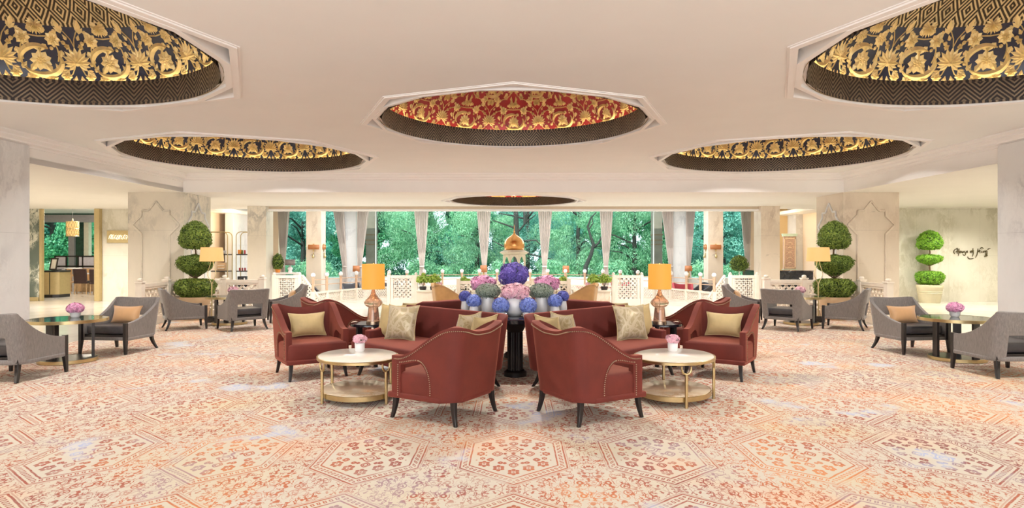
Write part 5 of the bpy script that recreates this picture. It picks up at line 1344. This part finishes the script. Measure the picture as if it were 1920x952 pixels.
m.obj('brass_ring', M['brass'], t); m = MB(); m.tube([(0, 0, zc+.25), (0, 0, 3.15)], .006, 5); m.obj('cord', M['black'], t); m = MB(); m.lathe([(.02, zc+.25), (.03, zc+.30), (.01, zc+.36)], 12); m.obj('hook', M['brass'], t)
t = thing('host_desk', 'curved gold host desk with dark top inside the gold doorway', 'desk', (PX(103, 21.6), 21.6, 0))
pl = [(-.50, -.05), (-.25, -.28), (.10, -.26), (.26, -.14), (.28, .35), (-.50, .35)]
m = MB(); m.prism(pl, .10, .86); m.obj('cabinet', M['brass2'], t, bevel=.01); m = MB(); m.prism([(x*1.05, y*1.05) for x, y in pl], .86, .91); m.obj('desk_top', M['black'], t, bevel=.005); m = MB(); m.prism([(x*.97, y*.97) for x, y in pl], 0, .10); m.obj('plinth', M['black'], t)
m = MB(); m.box(.02, -.275, .48, .015, .02, .74); m.obj('door_gap', M['black'], t)
t = thing('menu_stand', 'black menu stand with a white page on the gold host desk', 'menu stand', (PX(101, 21.5), 21.5, .91)); m = MB(); m.box(0, 0, .22, .25, .025, .42, rx=R(-14)); m.box(0, .12, .02, .22, .2, .03); m.obj('frame', M['black'], t, bevel=.004); m = MB(); m.box(.01, -.018, .22, .15, .012, .32, rx=R(-14)); m.obj('page', M['paper'], t)
def side_chair(label, x, y, rz):
    t = thing('dining_chair', label, 'chair', (x, y, 0), rz, 'dining chairs inside the doorway')
    m = MB(); m.box(0, 0, .44, .48, .46, .10); m.obj('seat', M['brownch'], t, bevel=.02); m = MB(); m.box(0, -.22, .70, .48, .06, .46, rx=R(6)); m.obj('backrest', M['brownch'], t, bevel=.02)
    for i in (-1, 1):
        for j in (-1, 1): m = MB(); m.bar((i*.21, j*.19, .4), (i*.22, j*.22, 0), .03, None, .022); m.obj('leg', M['wood'], t)
    return t
c0 = side_chair('dark brown dining chair inside the gold doorway, seen from behind', PX(158, 23.4), 23.4, 0)
dup(c0, 'dark dining chair half hidden by the right gold door post', (PX(187, 23.0), 22.95, 0), R(20))
def din_table(label, x, y, w=.8, h=.75):
    t = thing('dining_table', label, 'table', (x, y, 0)); m = MB(); m.lathe([(0, h), (w/2, h), (w/2, h-.04), (0, h-.04)], 32); m.obj('table_top', M['white'], t, smooth=40); m = MB(); m.lathe([(.22, 0), (.22, .02), (.035, .04), (.035, h-.04)], 20); m.obj('base', M['steel'], t, smooth=40)
din_table('white dining table beyond the host desk', PX(137, 24.2), 24.2, .6, .95); din_table('white dining table beside the dark brown chair', PX(176, 24.3), 24.3, .66)
t = thing('divider_screen', 'dark framed glass divider behind the dining tables', 'screen', (PX(160, 25.4), 25.4, 0)); m = MB()
for x in (-1.2, -.75, -.28, -.1, .38, .85, 1.7): m.box(x, 0, .70, .05, .05, 1.40)
for z in (.98, 1.38): m.box(.25, 0, z, 2.95, .05, .05)
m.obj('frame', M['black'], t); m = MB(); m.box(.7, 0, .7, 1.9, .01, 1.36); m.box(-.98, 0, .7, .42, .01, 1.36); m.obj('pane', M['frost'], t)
t = thing('banquette', 'orange-brown banquette seat behind the dining tables', 'bench', (PX(158, 25.0), 24.95, 0)); m = MB(); m.box(0, 0, .22, 1.6, .5, .44); m.obj('seat', M['wood'], t, bevel=.02); m = MB(); m.box(0, .22, .65, 1.6, .1, .5); m.obj('backrest', M['tanpil'], t, bevel=.03)
t = thing('bar_stool', 'small light wood armchair beyond the host desk', 'chair', (PX(128, 23.3), 23.3, 0)); m = MB(); m.box(0, 0, .44, .40, .38, .05); m.obj('seat', M['tanpil'], t, bevel=.01)
for i in (-1, 1):
    for j in (-1, 1): m = MB(); m.bar((i*.17, j*.15, .70), (i*.19, j*.18, 0), .03); m.obj('leg', M['wood'], t)
m = MB(); m.box(0, .17, .68, .40, .03, .08); m.obj('backrest', M['wood'], t)
light('POINT', 'restaurant_lamp', (-14.8, 22.5, 2.9), 260, (1, .90, .75), shadow_soft_size=.15)  # unseen point light added to brighten the restaurant

# ------------------------------------------------------------------ lettering
def strokes(name, mat, parent, S_, Y, ox, oy, sc, w, dep=.02, y0=0):
    m = MB()
    for st in S_:
        pts = [(PX(ox+x/sc, Y), PZ(oy+y/sc, Y)) for x, y in st]
        # smooth the polyline
        for _ in range(2):
            q = [pts[0]]
            for a, b_ in zip(pts[:-1], pts[1:]): q += [(.75*a[0]+.25*b_[0], .75*a[1]+.25*b_[1]), (.25*a[0]+.75*b_[0], .25*a[1]+.75*b_[1])]
            pts = q+[pts[-1]]
        k = len(pts)
        m.tube([(x, Y+y0, z) for x, z in pts], [w*(.55+.75*math.sin(PI*min(1, max(0, i/(k-1))))) for i in range(k)], 6)
    o = m.obj(name, mat, parent, smooth=60); return o
def circ(cx_, cy_, rx, ry): return [(cx_+rx*math.cos(2*PI*i/10+1), cy_+ry*math.sin(2*PI*i/10+1)) for i in range(11)]
HM = [[(415, 278), (345, 310), (318, 380), (335, 435), (368, 455)], [(405, 270), (455, 262)], [(435, 262), (442, 340), (430, 455)], [(368, 395), (420, 370), (500, 358)], [(505, 280), (488, 300), (490, 400), (465, 520)], circ(540, 390, 24, 32),
      [(588, 355), (588, 405), (608, 420), (628, 400)], [(628, 355), (630, 418)], [(700, 355), (660, 368), (675, 392), (712, 415), (705, 475), (665, 500), (612, 462)], [(738, 392), (775, 370), (762, 350), (738, 378), (748, 412), (785, 402)],
      circ(890, 390, 30, 26), [(960, 262), (940, 290), (962, 400), (950, 480), (915, 545)], [(848, 372), (900, 350), (985, 345)], [(778, 535), (788, 590), (850, 617), (965, 598)],
      [(1108, 272), (1100, 380), (1075, 500), (1020, 575)], [(1105, 290), (1130, 415), (1178, 290), (1185, 432)], [(1178, 290), (1215, 245), (1262, 245), (1288, 290)], [(1238, 350), (1240, 425)], [(1235, 308), (1242, 318)],
      [(1292, 350), (1296, 418)], [(1296, 375), (1330, 350), (1346, 380), (1348, 418)], circ(1385, 368, 22, 24), [(1412, 345), (1405, 430), (1370, 470), (1322, 540)], [(1340, 442), (1432, 440)], [(1345, 505), (1425, 470), (1400, 528), (1318, 542)], [(1425, 318), (1450, 285), (1522, 272)]]
t = thing('wall_lettering', 'bronze script lettering reading House of Ming on the right marble wall', 'sign')
strokes('letters', M['ink'], t, HM, 19.585, 1770, 450, 17.45, .0115)
t = thing('lit_sign', 'brass plate sign with glowing slanted letters beside the gold doorway', 'sign', (0, 0, 0))
m = MB(); m.bb(PX(201, 19.87), PX(241.5, 19.87), 19.85, 19.895, PZ(455, 19.87), PZ(432, 19.87)); m.obj('plate', M['brass2'], t, bevel=.004)
LS = [[(300, 585), (360, 440), (420, 425), (415, 500), (360, 590)], [(400, 590), (470, 430), (505, 450), (455, 510), (490, 540), (430, 600)], [(500, 600), (590, 430), (600, 470), (545, 520), (600, 600)], [(690, 430), (640, 500), (620, 590), (680, 600), (730, 440)], [(720, 600), (775, 430)], [(780, 600), (840, 440), (800, 520), (850, 600)], [(860, 590), (930, 420), (960, 460), (900, 520), (940, 590)], [(950, 440), (975, 520), (1020, 430), (985, 600)], [(1010, 600), (1045, 480)]]
strokes('letter_glow', M['lit'], t, LS, 19.845, 190, 420, 21.16, .014); strokes('letters', M['ink'], t, LS, 19.825, 190.4, 420.2, 21.16, .006)

# ------------------------------------------------------------------ garden beyond the glass
m = MB(); m.bb(-45, 45, 28, 70, -.35, -.25); struct(m.obj('lawn', M['grass']))
m = MB(); m.bb(-16, 16, 27.2, 29.3, -.25, .02); struct(m.obj('floor_terrace', M['pillar_w']))
m = MB(); m.bb(-16, 16, 29.5, 33, -.24, -.12); struct(m.obj('pond', M['water']))
t = thing('terrace_parapet', 'pale low parapet on the terrace outside the garden windows', 'wall', (0, 29.3, 0)); m = MB(); m.bb(-16, 16, -.08, .08, .0, .42); m.obj('body', M['jade'], t)
for sg, sd in ((-1, 'left'), (1, 'right')):
    px = 695 if sg < 0 else 1233
    t = thing('outer_pier', f'grey dark-banded stone pier outside the glass, {sd} edge of the main window', 'pier', (PX(px, 28), 28.2, 0), 0, 'outer stone piers')
    m = MB(); m.box(0, 0, 2, .42, .42, 4); m.obj('shaft', M['outer'], t)
    for z in (PZ(440, 28), PZ(450, 28), PZ(458, 28)): m = MB(); m.box(0, 0, z, .45, .45, .05); m.obj('band', M['bark'], t)
def tree(label, x, y, h, rx, mat, n_, size, asp, droop, seed, zc=None, trunk=.16, lean=.3, name='garden_tree'):
    rr = random.Random(seed); t = thing(name, label, 'tree', (x, y, -.25), 0, 'trees in the garden beyond the windows')
    m = MB(); base = Vector((0, 0, 0)); pts = [(0, 0, 0), (lean*.3, 0, h*.25), (lean*.2, .1, h*.5), (lean, 0, h*.8)]
    m.tube(pts, [trunk, trunk*.8, trunk*.65, trunk*.35], 8)
    for i in range(9):
        a = rr.uniform(0, 2*PI); z = h*rr.uniform(.22, .8); l = rx*rr.uniform(.5, .95)
        m.tube([(lean*.3, 0, z), (l*.5*math.cos(a), l*.5*math.sin(a), z+l*.25), (l*math.cos(a), l*math.sin(a), z+l*.30)], [trunk*.4, trunk*.25, trunk*.1], 6)
    m.obj('trunk', M['dbark'], t, smooth=50)
    bl = []
    for i in range(46):
        a = rr.uniform(0, 2*PI); q = math.sqrt(rr.uniform(.05, 1)); z = rr.uniform(.10, 1)
        k = math.sin(PI*min(1, .18+.8*z))**.5
        bl.append((rx*q*k*math.cos(a), rx*.75*q*k*math.sin(a), h*z, rx*rr.uniform(.16, .30)))
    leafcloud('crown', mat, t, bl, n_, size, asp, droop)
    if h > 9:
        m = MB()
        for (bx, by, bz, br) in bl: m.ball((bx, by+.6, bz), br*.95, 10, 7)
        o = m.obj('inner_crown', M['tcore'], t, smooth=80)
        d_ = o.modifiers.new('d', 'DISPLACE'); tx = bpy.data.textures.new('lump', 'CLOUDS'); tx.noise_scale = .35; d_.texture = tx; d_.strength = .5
    return t
tr = [('pale green willow behind the left carved screen', -5.2, 35, 6.0, 3.0, 'tree1', 42000, .115, .26, .9, 1), ('light green bushy tree between the two left middle curtains', -2.2, 37, 6.5, 2.6, 'tree1', 38000, .11, .28, .8, 2),
      ('blue-green pine straight behind the domed pavilion', .8, 39, 8, 2.6, 'tree2', 36000, .13, .14, .2, 3), ('leaning willow right of the pavilion with a dark bent trunk', 3.6, 36, 6.0, 2.4, 'tree1', 32000, .115, .26, .8, 4),
      ('dense light willow at the right of the main window', 6.6, 35, 6.2, 2.8, 'tree1', 42000, .115, .26, .9, 5), ('deep green tree seen left of the left lounge pillar', -11.2, 33.5, 6.5, 2.8, 'tree2', 38000, .12, .45, .1, 6),
      ('deep green tree seen through the right lounge window', 11.0, 33.5, 6.5, 2.8, 'tree2', 38000, .12, .45, .1, 7), ('teal tree between left lounge pillar and white pier', -8.2, 38, 7, 2.6, 'tree3', 32000, .13, .45, .1, 8),
      ('teal tree between right white pier and lounge pillar', 8.6, 38, 7, 2.6, 'tree3', 32000, .13, .45, .1, 9), ('saturated green tree seen through the gold doorway', -25.2, 34.5, 7, 3.4, 'tree3', 34000, .16, .5, .1, 10)]
for (l, x, y, h, rx, mt, n_, sz, asp, dr, sd) in tr: tree(l, x, y, h, rx, M[mt], n_, sz, asp, dr, sd)
# bent dark trunk of the leaning willow and the pine's long branches
t = thing('bare_tree', 'dark bent bare trunk standing right of the right middle curtain', 'tree', (PX(1100, 33.2), 33.2, -.25))
def im(px, py, Y=33.2): return (PX(px, Y)-PX(1100, Y), 0, PZ(py, Y)+.25)
m = MB(); m.tube([(im(1095, 520)[0], 0, 0), im(1098, 500), im(1108, 478), im(1113, 458), im(1108, 445), im(1102, 425), im(1108, 408), im(1118, 398)], [.14, .12, .10, .09, .07, .06, .04, .03], 8)
m.tube([im(1112, 465), im(1122, 456), im(1130, 440)], [.07, .06, .04], 6); m.tube([im(1104, 430), im(1112, 418), im(1110, 405)], [.04, .03, .02], 6); m.obj('trunk', M['dbark'], t, smooth=60)
t = thing('pine_tree', 'dark pine trunk with long level branches behind the pavilion dome', 'tree', (PX(968, 35), 35, -.25))
def ip(px, py, Y=35): return (PX(px, Y)-PX(968, Y), 0, PZ(py, Y)+.25)
m = MB(); m.tube([(ip(969, 500)[0], 0, 0), ip(969, 470), ip(968, 430), ip(967, 380)], [.20, .17, .15, .12], 8); m.tube([ip(984, 420), ip(983, 380)], [.09, .08], 6)
for P_ in (((968, 428), (945, 420), (922, 412)), ((970, 436), (988, 415), (1005, 402)), ((975, 470), (1000, 478), (1045, 488)), ((966, 470), (945, 462), (925, 452)), ((980, 452), (1005, 450), (1020, 465)), ((984, 410), (960, 404), (935, 400))):
    m.tube([ip(*p) for p in P_], [.06, .05, .02], 6)
m.obj('trunk', M['dbark'], t, smooth=60)
hd = [(-14, 43), (-6.5, 45), (1, 46), (8, 45), (14.5, 43), (-24, 43), (-31, 41), (22, 44)]
hl = ['far dense greenery at the left end of the windows', 'far dense greenery behind the left willow', 'far dense greenery behind the pine', 'far dense greenery behind the right willow', 'far dense greenery at the right end of the windows', 'far dense greenery behind the gold doorway tree', 'far dense greenery at the left of the doorway view', 'far dense greenery right of the windows']
for i, (x, y) in enumerate(hd): tree(hl[i], x, y, 11, 5.2, M['tree3' if i % 2 else 'tree2'], 34000, .24, .4, .3, 40+i, name='garden_tree')
o = leafcloud('garden_hedge', M['tree2'], None, [(x, 40.5+random.uniform(-.5, .5), random.uniform(-.1, 1.5), .75) for x in np.arange(-34, 22, .38)], 60000, .17, .35, .3)
tag(o, 'long teal hedge running behind the garden trees', 'hedge')
sb = [(-11.5, 31.2), (-9.6, 31), (-4.4, 34), (-1.0, 34.3), (2.2, 34.2), (5.4, 34), (8.6, 31.2), (10.6, 31), (-23.5, 31)]
sl = ['bright shrub outside the far left window', 'bright shrub outside beside the left lounge pillar', 'pale shrub by the pond below the left willow', 'pale shrub by the pond left of the pavilion', 'pale shrub by the pond right of the pavilion', 'pale shrub by the pond below the right willow', 'light green shrub beside the right lounge pillar', 'light green shrub outside the far right window', 'yellow-green shrub low in the gold doorway view']
for i, (x, y) in enumerate(sb):
    t = thing('garden_shrub', sl[i], 'shrub', (x, y, -.25), 0, 'shrubs along the garden pond'); rr = random.Random(80+i)
    leafcloud('foliage', M['tree1'], t, [(rr.uniform(-1, 1), rr.uniform(-.4, .4), rr.uniform(.3, 1.1), rr.uniform(.3, .5)) for _ in range(14)], 3600, .15, .3, .3)
